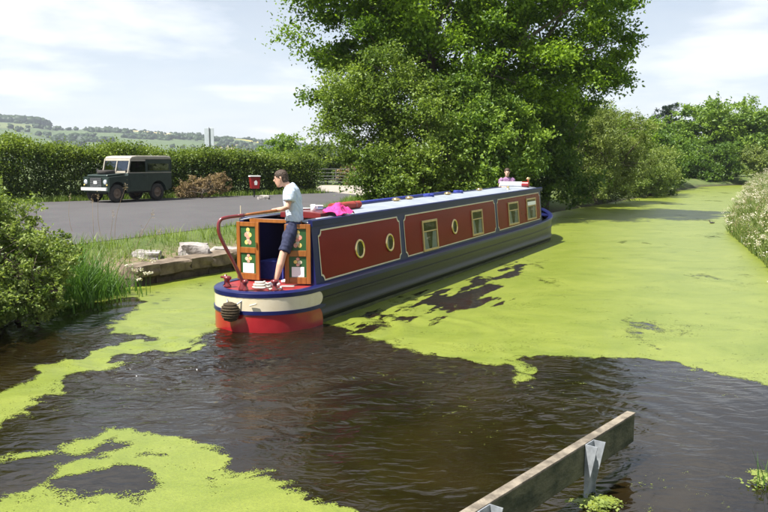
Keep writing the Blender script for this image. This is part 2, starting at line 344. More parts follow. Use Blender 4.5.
# ------------------------------------------------------------------ water and duckweed
O1 = [(222,326),(217,331),(199,338),(195,348),(160,352),(127,356),(113,368),(61,377),(52,392),(45,398),(20,415),(0,429),(-60,462),(-60,476),(0,453),(40,448),(68,445),(95,437),(113,430),(140,430),(158,438),(204,443),(222,452),(221,466),(260,468),(299,481),(330,497),(365,512),(420,545),(430,640),(960,640),(960,470),(768,392),(710,372),(670,360),(600,357),(560,357),(517,359),(520,367),(531,383),(522,379),(505,364),(495,367),(468,360),(430,354),(395,345),(355,333),(345,327),(325,324),(318,318),(240,310)]
OPEN = [O1, [(-60,525),(0,495),(12,488),(45,476),(83,454),(120,453),(145,443),(124,437),(87,449),(70,453),(0,461),(-60,486)],
        [(46,480),(66,472),(116,468),(153,480),(163,488),(137,503),(103,497),(68,499),(50,488)], [(143,453),(172,455),(165,460),(145,459)], [(222,452),(250,452),(258,460),(240,468),(222,466)],
        [(-60,420),(0,389),(19,381),(54,366),(83,358),(120,343),(155,340),(148,336),(115,333),(112,322),(75,318),(40,318),(0,330),(-60,338)],
        [(20,322),(90,326),(118,318),(150,300),(128,297),(100,303),(60,302)]]
SPARSE = [[(395,312),(420,300),(470,284),(520,262),(530,268),(500,292),(498,306),(450,312)],[(405,300),(429,293),(470,295),(492,300),(495,305),(459,308),(414,308)], [(339,325),(352,320),(385,324),(408,330),(413,333),(390,335),(360,331)], [(425,296),(441,291),(486,280),(480,286),(450,294)], [(360,318),(380,312),(430,314),(445,317),(400,322)]]
SPECK = [[(525,385),(545,375),(600,395),(560,415),(530,405)], [(400,405),(470,395),(500,440),(430,450)], [(60,380),(110,372),(150,395),(120,420),(60,425),(20,420)], [(600,480),(660,470),(768,480),(768,530),(640,530)], [(330,380),(420,365),(450,380),(350,395)],[(640,366),(700,372),(760,396),(700,392)],[(120,345),(200,335),(210,350),(150,362)]]
W0 = lambda poly: [G(x, y, 0) for x, y in poly]
OPENW = [W0(p) for p in OPEN]; SPARSEW = [W0(p) for p in SPARSE]; SPECKW = [W0(p) for p in SPECK]
REEDISLE = [(G(598,507)[0], G(598,507)[1], .17), (G(773,480)[0], G(773,480)[1], .2)]
def weed_sd(X, Y):
    wx = X+.20*fbm(X*1.5, Y*1.5, 4)+.05*fbm(X*8+7, Y*8, 3); wy = Y+.22*fbm(X*1.5+40, Y*1.5+9, 4)+.06*fbm(X*8+31, Y*8, 3)
    s = np.full(X.shape, 9.0)
    near = (Y < 20)
    for p in OPENW: s = np.where(near, np.minimum(s, -poly_sd(wx, wy, p)), s)
    # edges drawn out into curved streaks by the propeller wash
    rr_ = np.hypot(wx+.6, wy-9.6); an_ = np.arctan2(wy-9.6, wx+.6); s = np.where(near, s+.26*fbm(rr_*4.5+an_*1.2, an_*2.2+7, 4)*np.clip(1-np.abs(s)/.5, 0, 1), s)
    # boat shadow side: broken weed, drawn out in streaks along the hull
    cs, sn = math.cos(R(64)), math.sin(R(64)); U = X*cs+Y*sn; Vv = -X*sn+Y*cs
    st = fbm(U*1.1, Vv*6.5, 4)
    for p in SPARSEW: s = np.where(near, np.minimum(s, -poly_sd(wx, wy, p)+.70*st+.13), s)
    # thin holes torn in the mat farther out
    hole = fbm(X*.55+3, Y*.35+11, 4)+.6*fbm(X*3.1, Y*1.6, 3)
    s = np.minimum(s, (.80-hole)*.25)
    for p in SPECKW: s = np.where(poly_sd(wx, wy, p) > -.1, np.maximum(s, -.075-.12*np.clip(-poly_sd(wx, wy, p)+.0, 0, 1)-.02*fbm(X*2, Y*2, 2)), s)
    for (a, b, r) in REEDISLE: s = np.maximum(s, r-np.hypot(wx-a, (wy-b)*1.3))
    return np.clip(s, -.3, .3)
def chop(X, Y):
    sx, sy = G(205, 352); d = np.hypot((X-sx)/1.6, (Y-sy)/1.5)
    c = np.exp(-d*d*.55)+.55*np.exp(-((X-1.15)**2+(Y-9.3)**2*.5)/.9)
    return np.clip((.09+.85*c)*(.55+.9*vnoise(X*.9+3, Y*.7+8)), 0, 1)
WX, WY = (-9, 66), (2.4, 98)
def wheight(X, Y):
    c = chop(X, Y); near = 1-sstep(12, 15, Y)
    wx = X+.5*fbm(X*.8, Y*.8, 2); wy = Y+.5*fbm(X*.8+9, Y*.8, 2)
    h = c*(.034*fbm(wx*2.2, wy*3.6, 3)+.012*fbm(wx*6, wy*9+3, 2))
    r = np.hypot(wx+1.9, wy-11.3); h = h+.015*np.sin(r*12)*np.exp(-((r-2.4)/1.8)**2)*(.2+vnoise(X*1.3+5, Y*1.3))      # wash rolling away from the stern
    u = (wx-2.0)*.78+(wy-6.4)*.62; h = h+.007*np.sin(u*21)*np.exp(-((X-1.9)**2+(Y-8.2)**2)/1.9)*(.3+vnoise(X*2, Y*2))  # ripples off the beam end
    return near*h
wx_ = np.concatenate([np.arange(-9, 8.01, .05), np.arange(9, 66, 1.0)]); wy_ = np.concatenate([np.arange(2.4, 15.2, .05), np.arange(15.5, 98, .5)])
m, n, out = newmat('canal_water'); b = N(n, 'ShaderNodeBsdfPrincipled', _Roughness=.045, _IOR=1.333); co = coords(n)
b.inputs['Specular IOR Level'].default_value = .5
t = N(n, 'ShaderNodeTexNoise', _Scale=.7, _Detail=6.0, _Distortion=1.2); n.links.new(co, t.inputs['Vector']); r = N(n, 'ShaderNodeValToRGB')
r.color_ramp.elements[0].color = (.006,.0038,.0013,1); r.color_ramp.elements[1].color = (.017,.0115,.0035,1); r.color_ramp.elements[0].position = .3; r.color_ramp.elements[1].position = .7
n.links.new(t.outputs['Fac'], r.inputs[0]); n.links.new(r.outputs[0], b.inputs['Base Color'])
ac = N(n, 'ShaderNodeAttribute', attribute_name='chop')
mp = N(n, 'ShaderNodeMapping'); mp.inputs['Scale'].default_value = (1, 1.9, 1); mp.inputs['Rotation'].default_value = (0, 0, R(12)); n.links.new(co, mp.inputs[0])
ta = N(n, 'ShaderNodeTexNoise', _Scale=3.4, _Detail=2.5, _Roughness=.45, _Distortion=1.3); tb = N(n, 'ShaderNodeTexNoise', _Scale=22.0, _Detail=3.0, _Distortion=.5)
n.links.new(mp.outputs[0], ta.inputs['Vector']); n.links.new(mp.outputs[0], tb.inputs['Vector'])
b1 = N(n, 'ShaderNodeBump', _Distance=.095); b2 = N(n, 'ShaderNodeBump', _Distance=.009)
n.links.new(ta.outputs['Fac'], b1.inputs['Height']); n.links.new(tb.outputs['Fac'], b2.inputs['Height']); n.links.new(ac.outputs['Fac'], b1.inputs['Strength']); n.links.new(ac.outputs['Fac'], b2.inputs['Strength'])
n.links.new(b1.outputs[0], b2.inputs['Normal']); n.links.new(b2.outputs[0], b.inputs['Normal']); n.links.new(b.outputs[0], out.inputs[0]); M['water'] = m
kp = lambda X, Y: poly_sd(X, Y, CANAL) > -1.2
o = link('canal_water', grid_mesh('canal_water', wx_, wy_, wheight, lambda X, Y: {'chop': chop(X, Y)}, kp), M['water'], smooth=True)
tag(o, 'murky brown canal water with ripples behind the boat', 'water', kind='structure')
def weedmat():
    m, n, out = newmat('duckweed'); co = coords(n)
    b = N(n, 'ShaderNodeBsdfPrincipled', _Roughness=.36); b.inputs['Specular IOR Level'].default_value = .7
    t = N(n, 'ShaderNodeTexNoise', _Scale=.8, _Detail=9.0, _Roughness=.72, _Distortion=.9); n.links.new(co, t.inputs['Vector'])
    r = N(n, 'ShaderNodeValToRGB'); e = r.color_ramp.elements; e[0].position = .3; e[1].position = .72; e[0].color = (.145,.195,.014,1); e[1].color = (.25,.29,.040,1)
    n.links.new(t.outputs['Fac'], r.inputs[0])
    v = N(n, 'ShaderNodeTexVoronoi', _Scale=130.0); n.links.new(co, v.inputs['Vector'])
    hs = N(n, 'ShaderNodeMix', data_type='RGBA', blend_type='MULTIPLY'); hs.inputs[0].default_value = .35; n.links.new(r.outputs[0], hs.inputs[6])
    sr = N(n, 'ShaderNodeSeparateColor'); n.links.new(v.outputs['Color'], sr.inputs[0]); cb = N(n, 'ShaderNodeCombineColor')
    for i in range(3): n.links.new(sr.outputs[0], cb.inputs[i])
    n.links.new(cb.outputs[0], hs.inputs[7])
    # brownish torn streaks
    t4 = N(n, 'ShaderNodeTexNoise', _Scale=1.0, _Detail=8.0, _Roughness=.7, _Distortion=1.0); mp = N(n, 'ShaderNodeMapping'); mp.inputs['Scale'].default_value = (.5, 1.6, 1); mp.inputs['Rotation'].default_value = (0, 0, R(-8)); n.links.new(co, mp.inputs[0]); n.links.new(mp.outputs[0], t4.inputs['Vector'])
    r4 = N(n, 'ShaderNodeMapRange'); r4.inputs[1].default_value = .58; r4.inputs[2].default_value = .74; r4.inputs[4].default_value = .65; n.links.new(t4.outputs['Fac'], r4.inputs[0])
    m4 = N(n, 'ShaderNodeMix', data_type='RGBA'); m4.inputs[7].default_value = (.085,.115,.018,1); n.links.new(r4.outputs[0], m4.inputs[0]); n.links.new(hs.outputs[2], m4.inputs[6])
    n.links.new(m4.outputs[2], b.inputs['Base Color'])
    bp = N(n, 'ShaderNodeBump', _Strength=.5, _Distance=.004); n.links.new(v.outputs['Distance'], bp.inputs['Height']); n.links.new(bp.outputs[0], b.inputs['Normal'])
    a = N(n, 'ShaderNodeAttribute', attribute_name='weed')
    f1 = N(n, 'ShaderNodeTexNoise', _Scale=5.5, _Detail=8.0, _Roughness=.72, _Distortion=.8); n.links.new(co, f1.inputs['Vector'])
    s1 = N(n, 'ShaderNodeMath', operation='SUBTRACT'); s1.inputs[1].default_value = .5; n.links.new(f1.outputs['Fac'], s1.inputs[0])
    s2 = N(n, 'ShaderNodeMath', operation='MULTIPLY_ADD'); s2.inputs[1].default_value = .42; n.links.new(s1.outputs[0], s2.inputs[0]); n.links.new(a.outputs['Fac'], s2.inputs[2])
    s3 = N(n, 'ShaderNodeMapRange'); s3.inputs[1].default_value = -.035; s3.inputs[2].default_value = .06; n.links.new(s2.outputs[0], s3.inputs[0])
    fr = N(n, 'ShaderNodeTexVoronoi', _Scale=115.0); n.links.new(co, fr.inputs['Vector']); fs = N(n, 'ShaderNodeSeparateColor'); n.links.new(fr.outputs['Color'], fs.inputs[0])
    t5 = N(n, 'ShaderNodeTexNoise', _Scale=1.3, _Detail=6.0, _Roughness=.68, _Distortion=.7); mp5 = N(n, 'ShaderNodeMapping'); mp5.inputs['Scale'].default_value = (.6, 1.3, 1); n.links.new(co, mp5.inputs[0]); n.links.new(mp5.outputs[0], t5.inputs['Vector'])
    r5 = N(n, 'ShaderNodeMapRange'); r5.inputs[1].default_value = .32; r5.inputs[2].default_value = .52; r5.inputs[3].default_value = .90; r5.inputs[4].default_value = 1.02; n.links.new(t5.outputs['Fac'], r5.inputs[0])
    dn = N(n, 'ShaderNodeMath', operation='MULTIPLY'); n.links.new(s3.outputs[0], dn.inputs[0]); n.links.new(r5.outputs[0], dn.inputs[1])
    s3 = N(n, 'ShaderNodeMath', operation='LESS_THAN'); n.links.new(fs.outputs[0], s3.inputs[0]); n.links.new(dn.outputs[0], s3.inputs[1])
    tr = N(n, 'ShaderNodeBsdfTransparent'); mxs = N(n, 'ShaderNodeMixShader'); n.links.new(s3.outputs[0], mxs.inputs[0]); n.links.new(tr.outputs[0], mxs.inputs[1]); n.links.new(b.outputs[0], mxs.inputs[2])
    n.links.new(mxs.outputs[0], out.inputs[0]); return m
M['weed'] = weedmat()
WEED_PATCH = []
def weed_sheet():
    Vs = []; Fs = []; As = []; k = 0
    for xs, ys in ((np.linspace(-6.6, 8.6, 508), np.linspace(2.5, 15, 418)), (np.linspace(-7, 15, 221), np.linspace(15, 30, 151)), (np.linspace(-4, 66, 201), np.linspace(30, 98, 195))):
        X, Y = np.meshgrid(xs, ys); s = weed_sd(X, Y); can = poly_sd(X, Y, CANAL) > -.15; nx, ny = len(xs), len(ys)
        i = np.arange(nx-1)[None, :]+np.arange(ny-1)[:, None]*nx; Fc = np.stack([i, i+1, i+1+nx, i+nx], -1).reshape(-1, 4)
        ok = (s > -.13).ravel()[Fc].any(1) & can.ravel()[Fc].any(1); Fc = Fc[ok]; u, inv = np.unique(Fc, return_inverse=True)
        V = np.stack([X, Y, wheight(X, Y)+.0025], -1).reshape(-1, 3)[u]; Vs.append(V); Fs.append(inv.reshape(-1, 4)+k); As.append(s.ravel()[u]); k += len(V)
    o = link('duckweed', rawmesh('duckweed', np.concatenate(Vs), np.concatenate(Fs), {'weed': np.concatenate(As)}), M['weed'], smooth=True)
    tag(o, 'bright yellow-green duckweed mat floating over the canal', 'duckweed', kind='stuff')
weed_sheet()

# ------------------------------------------------------------------ vegetation builders
def unit(v): return v/(np.linalg.norm(v, axis=1, keepdims=True)+1e-9)
def leaf_mesh(name, C, size, aspect=.55, up=.5, droop=0, rg=rng, tint=None, svar=.35):
    n = len(C); C = np.asarray(C, float); s = (size*(1+svar*(rg.random(n)*2-1)))[:, None]
    nr = unit(rg.standard_normal((n, 3))+np.array([0, 0, up*1.8])); t = unit(np.cross(nr, rg.standard_normal((n, 3)))); t[:, 2] -= droop; t = unit(t); bt = unit(np.cross(nr, t))
    V = np.empty((n, 4, 3)); V[:, 0] = C-t*s*.5; V[:, 2] = C+t*s*.5; f = nr*s*.12
    V[:, 1] = C+bt*s*aspect*.5+f; V[:, 3] = C-bt*s*aspect*.5+f
    i = np.arange(n)[:, None]*4; Fc = np.concatenate([i+[0, 1, 2], i+[0, 2, 3]], 0)
    if tint is None: tint = rg.random(n)
    return rawmesh(name, V.reshape(-1, 3), Fc, {'tint': np.repeat(np.clip(tint, 0, 1), 4)})
def clumps(lobes, ncl, per, cr, rg, shell=.55, flat=.65, zmin=-9):
    """leaf positions in clumps spread through a union of ellipsoids (cx,cy,cz,rx,ry,rz)"""
    L = np.array(lobes, float); w = L[:, 3]*L[:, 4]*L[:, 5]; w = w**.7/np.sum(w**.7)
    k = rg.choice(len(L), ncl, p=w); d = unit(rg.standard_normal((ncl, 3))); rad = shell+(1-shell)*rg.random(ncl)**.7
    CC = L[k, :3]+d*L[k, 3:]*rad[:, None]*(1+.10*rg.standard_normal((ncl, 1))); CC = CC[CC[:, 2] > zmin]
    pos = []; tn = []
    for c in CC:
        q = max(6, int(per*rg.uniform(.55, 1.45))); sc = cr*rg.uniform(.6, 1.35)
        # a few twig sprays per clump so outlines come out ragged
        tw = rg.standard_normal((max(2, q//14), 3))*np.array([1, 1, flat])*sc*.75; j = rg.integers(0, len(tw), q)
        nn = np.linalg.norm(tw, axis=1, keepdims=True)/sc; tw = tw*np.minimum(1, 1.25/(nn+1e-6))
        p = c+tw[j]*rg.uniform(.3, 1.15, (q, 1))+rg.standard_normal((q, 3))*sc*.16
        pos.append(p); tn.append(np.clip(rg.uniform(.1, .75)+.25*rg.standard_normal(q), 0, 1))
    return CC, np.concatenate(pos), np.concatenate(tn)
def bent(a, b, rg, k=4, sag=.12):
    a, b = np.array(a, float), np.array(b, float); L = np.linalg.norm(b-a); off = rg.standard_normal(3)*sag*L; off[2] = abs(off[2])*.6
    return [tuple(a+(b-a)*t+off*math.sin(math.pi*t)) for t in np.linspace(0, 1, k+1)]
def tree(name, base, lobes, ncl, per, cr, ls, leaf, label, cat='tree', group=None, trunk_r=.25, fork=None, nlimb=16, seed=1, aspect=.55, shell=.5, up=.5, zmin=.3, flat=.65, multi=1, droop=0):
    rg = np.random.default_rng(seed); e = empty(name, base, 0, label, cat, group); B = np.array(base)
    L = [(l[0]-B[0], l[1]-B[1], l[2]-B[2], *l[3:]) for l in lobes]
    CC, P, T = clumps(L, ncl, per, cr, rg, shell, flat, zmin)
    mb = MB(); top = np.mean([l[:3] for l in L], 0); fz = fork or top[2]*.45
    for q in range(multi):
        jit = rg.standard_normal(3)*np.array([.35, .35, 0])*(multi > 1); f = np.array([top[0]*.3, top[1]*.3, fz])+jit*1.5
        st = jit+np.array([0, 0, -.35]); mb.tube(bent(st, f, rg, 5, .04), [trunk_r*x for x in (1.5, 1.08, 1, .9, .85, .75)], 9)
        for c in CC[rg.permutation(len(CC))[:nlimb//multi]]:
            pts = bent(f*.94+st*.06, f+(c-f)*.86, rg, 5, .10); mb.tube(pts, [trunk_r*x for x in (.5, .38, .28, .19, .11, .04)], 6)
            for z in range(3):
                m_ = np.array(pts[rg.integers(2, 5)]); d = CC[np.argmin(np.linalg.norm(CC-m_-rg.standard_normal(3)*1.2, axis=1))]; mb.tube(bent(m_, d, rg, 3, .1), [trunk_r*x for x in (.16, .12, .07, .03)], 5)
    mb.build('trunk', M['bark'], e, smooth=True, recalc=False)
    link('crown', leaf_mesh('crown', P, ls, aspect, up, droop, rg, T), leaf, e)
    return e
OAK = [(2.9,33.4,9.0,5.4,4.8,4.3),(-1.3,33,9.3,3.4,3.4,3.0),(7.9,33.8,8.2,2.8,3.2,3.2),(2.3,32.6,11.8,4.6,4.0,2.3),(-.9,33.4,6.3,2.4,2.4,1.8),(8.6,33.3,5.9,1.5,2.1,1.1),(5.3,32.6,6.3,2.8,2.6,1.9),(1.0,31.8,7.0,2.7,1.8,2.0),(-2.4,32.8,10.8,1.8,2.0,1.6),(7.2,33.2,11.0,2.8,2.6,2.0)]
tree('oak_tree', (2.9,34.4,PARK_Z), OAK, 300, 700, .74, .145, M['oak_leaf'], 'large spreading green oak towering over the canal bank behind the narrowboat', trunk_r=.40, fork=3.0, nlimb=34, seed=11, aspect=.6, shell=.30, flat=.5)
tree('hawthorn_bush', (-.1,30.2,PARK_Z), [(-.2,29.8,2.7,1.15,1.5,2.2),(1.0,29.5,3.3,1.8,1.7,2.5),(0,29.8,4.9,1.35,1.35,1.5),(2.3,29.6,2.4,1.4,1.5,1.8),(-1.5,29.6,4.0,1.1,1.1,1.6),(.1,29.0,1.7,1.1,1.1,1.2),(1.3,28.7,1.6,1.4,1.0,1.1)], 200, 400, .50, .115, M['hawthorn_leaf'], 'tall pale green bush with tiny leaves under the left half of the oak', 'bush', trunk_r=.12, fork=1.2, nlimb=30, seed=12, multi=3, shell=.3)
tree('hazel_bush', (3.5,30.6,PARK_Z), [(3.4,30.2,2.9,1.4,1.5,2.3),(4.6,31.2,2.7,1.5,1.6,2.2),(3.0,29.8,4.2,1.1,1.2,1.5)], 150, 330, .50, .14, M['far_leaf'], 'green leafy bush behind the front half of the cabin roof', 'bush', trunk_r=.12, fork=1.1, nlimb=20, seed=13, multi=3, shell=.3)
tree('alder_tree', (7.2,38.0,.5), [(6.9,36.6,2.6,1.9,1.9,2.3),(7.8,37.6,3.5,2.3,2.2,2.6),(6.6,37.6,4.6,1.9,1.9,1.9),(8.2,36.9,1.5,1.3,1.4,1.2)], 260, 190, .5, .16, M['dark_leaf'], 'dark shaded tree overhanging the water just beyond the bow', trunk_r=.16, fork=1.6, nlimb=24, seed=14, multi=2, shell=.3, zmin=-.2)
tree('willow_tree', (11.6,44.5,.5), [(10.4,42.6,3.0,2.3,2.2,2.7),(12.4,45,3.2,2.4,2.6,2.6),(10.8,44,4.4,1.9,2.0,1.4),(13.4,46.4,2.0,1.9,2,1.7),(10.2,41.4,1.5,1.6,1.3,1.3),(12.6,44.9,1.3,1.4,1.2,1.1)], 330, 190, .5, .15, M['willow_leaf'], 'broad olive grey willow leaning over the canal beyond the dark tree', trunk_r=.2, fork=1.5, nlimb=30, seed=15, multi=3, aspect=.32, shell=.3, zmin=-.3)
tree('sallow_bush', (17.6,54.5,.4), [(17.2,53.6,1.8,2.3,2,1.9),(18.6,56.2,1.9,2.3,2.3,2.2),(16.0,52.4,1.5,1.8,1.6,1.6)], 170, 150, .5, .17, M['elder_leaf'], 'low yellow-green bush at the water edge right of the willow', 'bush', trunk_r=.1, fork=.9, nlimb=14, seed=16, multi=3, aspect=.4, shell=.3, zmin=-.3)
tree('ash_tree', (16.2,60,.67), [(16.0,60,4.0,2.6,2.4,2.4),(18.6,62.5,3.8,2.6,2.4,2.2),(14.4,57,3.8,2,2.2,2.2)], 170, 170, .6, .21, M['oak_leaf'], 'bright green tree rising behind the low yellow-green bush', trunk_r=.2, fork=1.8, nlimb=18, seed=17, shell=.3)
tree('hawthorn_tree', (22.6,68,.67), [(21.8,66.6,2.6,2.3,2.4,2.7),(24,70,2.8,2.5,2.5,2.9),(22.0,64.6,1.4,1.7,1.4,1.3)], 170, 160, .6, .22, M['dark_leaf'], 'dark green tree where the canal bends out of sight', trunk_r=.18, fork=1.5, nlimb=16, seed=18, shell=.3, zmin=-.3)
tree('sycamore_tree', (35.5,88,.67), [(34.5,87,5.4,4.2,3.5,3.6),(39.5,88,5.6,4.5,3.6,3.7),(31.5,86,3.4,2.6,2.6,2.6),(37,86,3,4.5,2.5,2.6)], 330, 170, .85, .30, M['far_leaf'], 'broad rounded green tree closing the far end of the canal', trunk_r=.3, fork=2.2, nlimb=24, seed=19, shell=.3)
tree('maple_tree', (46,90,.67), [(45,89,5.6,4.6,3.6,3.4),(49,90,4.4,4,3.6,3.8)], 190, 150, .85, .30, M['far_leaf'], 'leafy green tree at the right edge of the photo behind the flowery bank', trunk_r=.3, fork=2.2, nlimb=16, seed=20, shell=.3)
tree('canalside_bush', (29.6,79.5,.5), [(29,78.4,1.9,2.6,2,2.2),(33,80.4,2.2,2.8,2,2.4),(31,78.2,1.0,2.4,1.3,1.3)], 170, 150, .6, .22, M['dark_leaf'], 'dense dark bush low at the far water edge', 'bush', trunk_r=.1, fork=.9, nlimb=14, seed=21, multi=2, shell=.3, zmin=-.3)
tree('elder_bush', (36.8,78.5,.6), [(36.6,78,2.0,2.3,1.9,2.0),(39.4,78.6,1.6,2,1.8,1.7)], 120, 140, .55, .2, M['willow_leaf'], 'pale grey-green bush at the far end above the flowers', 'bush', trunk_r=.1, fork=.9, nlimb=12, seed=22, multi=2, shell=.3)
tree('pine_tree', (33.4,97,.67), [(33.4,97,7.2,1.7,1.5,1.3),(33.2,97,5.4,2.0,1.6,1.4),(34,97,8.4,1.2,1.2,.8)], 90, 140, .45, .22, M['pine_leaf'], 'small dark pine peeping over the far tree line', trunk_r=.2, fork=5, nlimb=14, seed=23, shell=.3, aspect=.25)
# beyond the hedge on the left
for i, (nm, x, y, w, h, lf, lb) in enumerate([('field_tree', -7.6, 62, 2.1, 3.6, 'far_leaf', 'small rounded green tree rising above the right end of the hedge'), ('field_tree', -4.4, 60, 2.3, 3.1, 'hedge_leaf', 'bushy green tree seen between the hedge end and the oak'),
        ('field_bush', -.9, 61, 1.9, 2.1, 'far_leaf', 'low green bush behind the gate beside the oak'), ('field_bush', 1.6, 64, 2.4, 2.6, 'dark_leaf', 'dark bush half hidden behind the oak trunk'),
        ('scrub_bush', -2.2, 58.5, 1.1, 1.2, 'rust_leaf', 'brownish scrub bush by the gate at the end of the track')]):
    tree(nm, (x, y, .67), [(x, y, .67+h*.55, w, w, h*.5), (x+w*.4, y-.4, .67+h*.4, w*.8, w*.8, h*.42)], 90, 130, .5, .2, M[lf], lb, 'tree' if 'tree' in nm else 'bush', trunk_r=.12, fork=h*.3, nlimb=10, seed=40+i, shell=.3)
# hedge behind the car park
HA = np.array((-17.9,31.9)); HB = np.array((-3.55,43.75))
def hedge():
    rg = np.random.default_rng(31); d = HB-HA; Ln = np.linalg.norm(d); d = d/Ln; nr = np.array((-d[1], d[0]))
    e = empty('hedge', (*(HA+HB)/2, PARK_Z), 0, 'long clipped dark green hedge behind the parked off-road car', 'hedge'); C0 = np.array((*(HA+HB)/2, PARK_Z))
    n = 2000; t = rg.random(n); prof = 2.60-.92*t+.42*fbm(t*17, t*0+3, 4); a = rg.random(n); face = rg.random(n)
    w = np.where(face < .42, rg.uniform(-.1, .3, n), rg.uniform(.1, 1.7, n)); hz = np.where(face < .42, a*prof, np.where(face < .85, prof*rg.uniform(.88, 1.0, n), a*prof))
    cc = HA[None]+d[None]*(t*Ln)[:, None]+nr[None]*w[:, None]; CC = np.stack([cc[:, 0], cc[:, 1], hz+PARK_Z], 1)-C0
    q = 78; P = np.repeat(CC, q, 0)+rg.standard_normal((n*q, 3))*np.array([.2, .2, .17]); P[:, 2] = np.maximum(P[:, 2], .02)
    tn = np.clip(np.repeat(rg.uniform(-.05, .5, n)+.35*fbm(t*21, hz*.8, 3)+.35*(hz > prof*.86), q)+.22*rg.standard_normal(n*q), 0, 1)  # tint raised near the top: the sunlit look is in the leaf colour
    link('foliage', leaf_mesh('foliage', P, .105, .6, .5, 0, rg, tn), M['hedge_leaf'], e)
    # tall grass-like shoots on the clipped top
    mb = MB()
    for k in range(70):
        tt = (k+rg.random())/70; x, y = HA+d*tt*Ln+nr*rg.uniform(.4, 1.2); h = 2.5-1.0*tt
        b0 = (x-C0[0], y-C0[1], -.1); mb.tube(bent(b0, (b0[0]+rg.normal(0, .25), b0[1]+rg.normal(0, .25), h*.93), rg, 4, .05), [.035, .03, .025, .02, .008], 5)
    mb.build('stems', M['bark'], e, smooth=True, recalc=False)
hedge()
x, y = -8.7, 38.0
tree('dock_shrub', (x, y, .67), [(x, y, 1.15, .75, .5, .6), (x+.75, y+.6, 1.25, .65, .5, .62), (x-.6, y-.5, .95, .5, .4, .4)], 100, 90, .2, .085, M['rust_leaf'], 'rusty brown dried shrub at the foot of the hedge beside the red bin', 'shrub', trunk_r=.03, fork=.3, nlimb=18, seed=32, multi=3, shell=.2, aspect=.4, zmin=.02)
# grassy strip, reeds and meadow: blades
def blades(name, P, h, w, mat, rg, lean=.35, seg=3, parent=None, tint=None, taper=True):
    n = len(P); P = np.asarray(P, float); az = rg.random(n)*2*math.pi; ln = lean*rg.random(n)*h; fa = rg.random(n)*2*math.pi
    V = np.empty((n, (seg+1)*2, 3)); sx = np.cos(fa); sy = np.sin(fa)
    for k in range(seg+1):
        t = k/seg; ww = w*(1-t*.92 if taper else 1)*.5; bx = np.cos(az)*ln*t*t; by = np.sin(az)*ln*t*t; z = h*(t-.18*t*t*lean)
        for q, sg in ((0, -1), (1, 1)): V[:, 2*k+q, 0] = P[:, 0]+bx+sg*sx*ww; V[:, 2*k+q, 1] = P[:, 1]+by+sg*sy*ww; V[:, 2*k+q, 2] = P[:, 2]+z
    i = np.arange(n)[:, None]*(seg+1)*2; Fc = np.concatenate([i+[2*k, 2*k+1, 2*k+3, 2*k+2] for k in range(seg)], 0)
    tint = rg.random(n) if tint is None else tint
    tips = V[:, -1, :]
    return link(name, rawmesh(name, V.reshape(-1, 3), Fc, {'tint': np.repeat(tint, (seg+1)*2)}), mat, parent), tips
def along(rg, pts, n, spread):
    pts = np.array(pts, float); seg = np.linalg.norm(np.diff(pts, axis=0), axis=1); c = np.concatenate([[0], np.cumsum(seg)]); s = rg.random(n)*c[-1]
    return np.stack([np.interp(s, c, pts[:, 0]), np.interp(s, c, pts[:, 1])], 1)+rg.standard_normal((n, 2))*spread
def land_z(xy):
    return ground_z(xy[:, 0], xy[:, 1])
def verge():
    rg = np.random.default_rng(51); n = 130000
    xy = np.stack([rg.uniform(-12, 2.5, n), rg.uniform(11, 38, n)], 1); s = -poly_sd(xy[:, 0], xy[:, 1], CANAL); pk = poly_sd(xy[:, 0], xy[:, 1], PARK)
    k = (s > .55) & (s < 9) & (pk < -.02) & (xy[:, 0] < .62*xy[:, 1]-12.2+8) & (rg.random(n) < np.clip((s-.5)/1.2, 0, 1)*(.35+.65*(vnoise(xy[:, 0]*1.3, xy[:, 1]*1.3) > .4)))
    xy = xy[k]; h = .08+.16*rg.random(len(xy))*(1+.8*(vnoise(xy[:, 0]*.9, xy[:, 1]*.9) > .55))
    P = np.column_stack([xy, land_z(xy)-.01]); o, _ = blades('verge_grass', P, h, .016, M['grass'], rg, .7, 2, tint=np.clip(.15+.85*vnoise(xy[:, 0]*.8+9, xy[:, 1]*.8)+.2*rg.standard_normal(len(xy)), 0, 1))
    tag(o, 'short sunlit grass on the verge between tarmac and canal', 'grass', kind='stuff')
    # grass along the foot of the hedge
    xy = along(rg, [HA+(.25, -.45), HB+(.3, -.35)], 5000, .14); h = .12+.25*rg.random(len(xy)); P = np.column_stack([xy, np.full(len(xy), PARK_Z)])
    o, _ = blades('hedge_foot_grass', P, h, .03, M['grass'], rg, .7, 2); tag(o, 'strip of grass along the foot of the hedge', 'grass', kind='stuff')
verge()
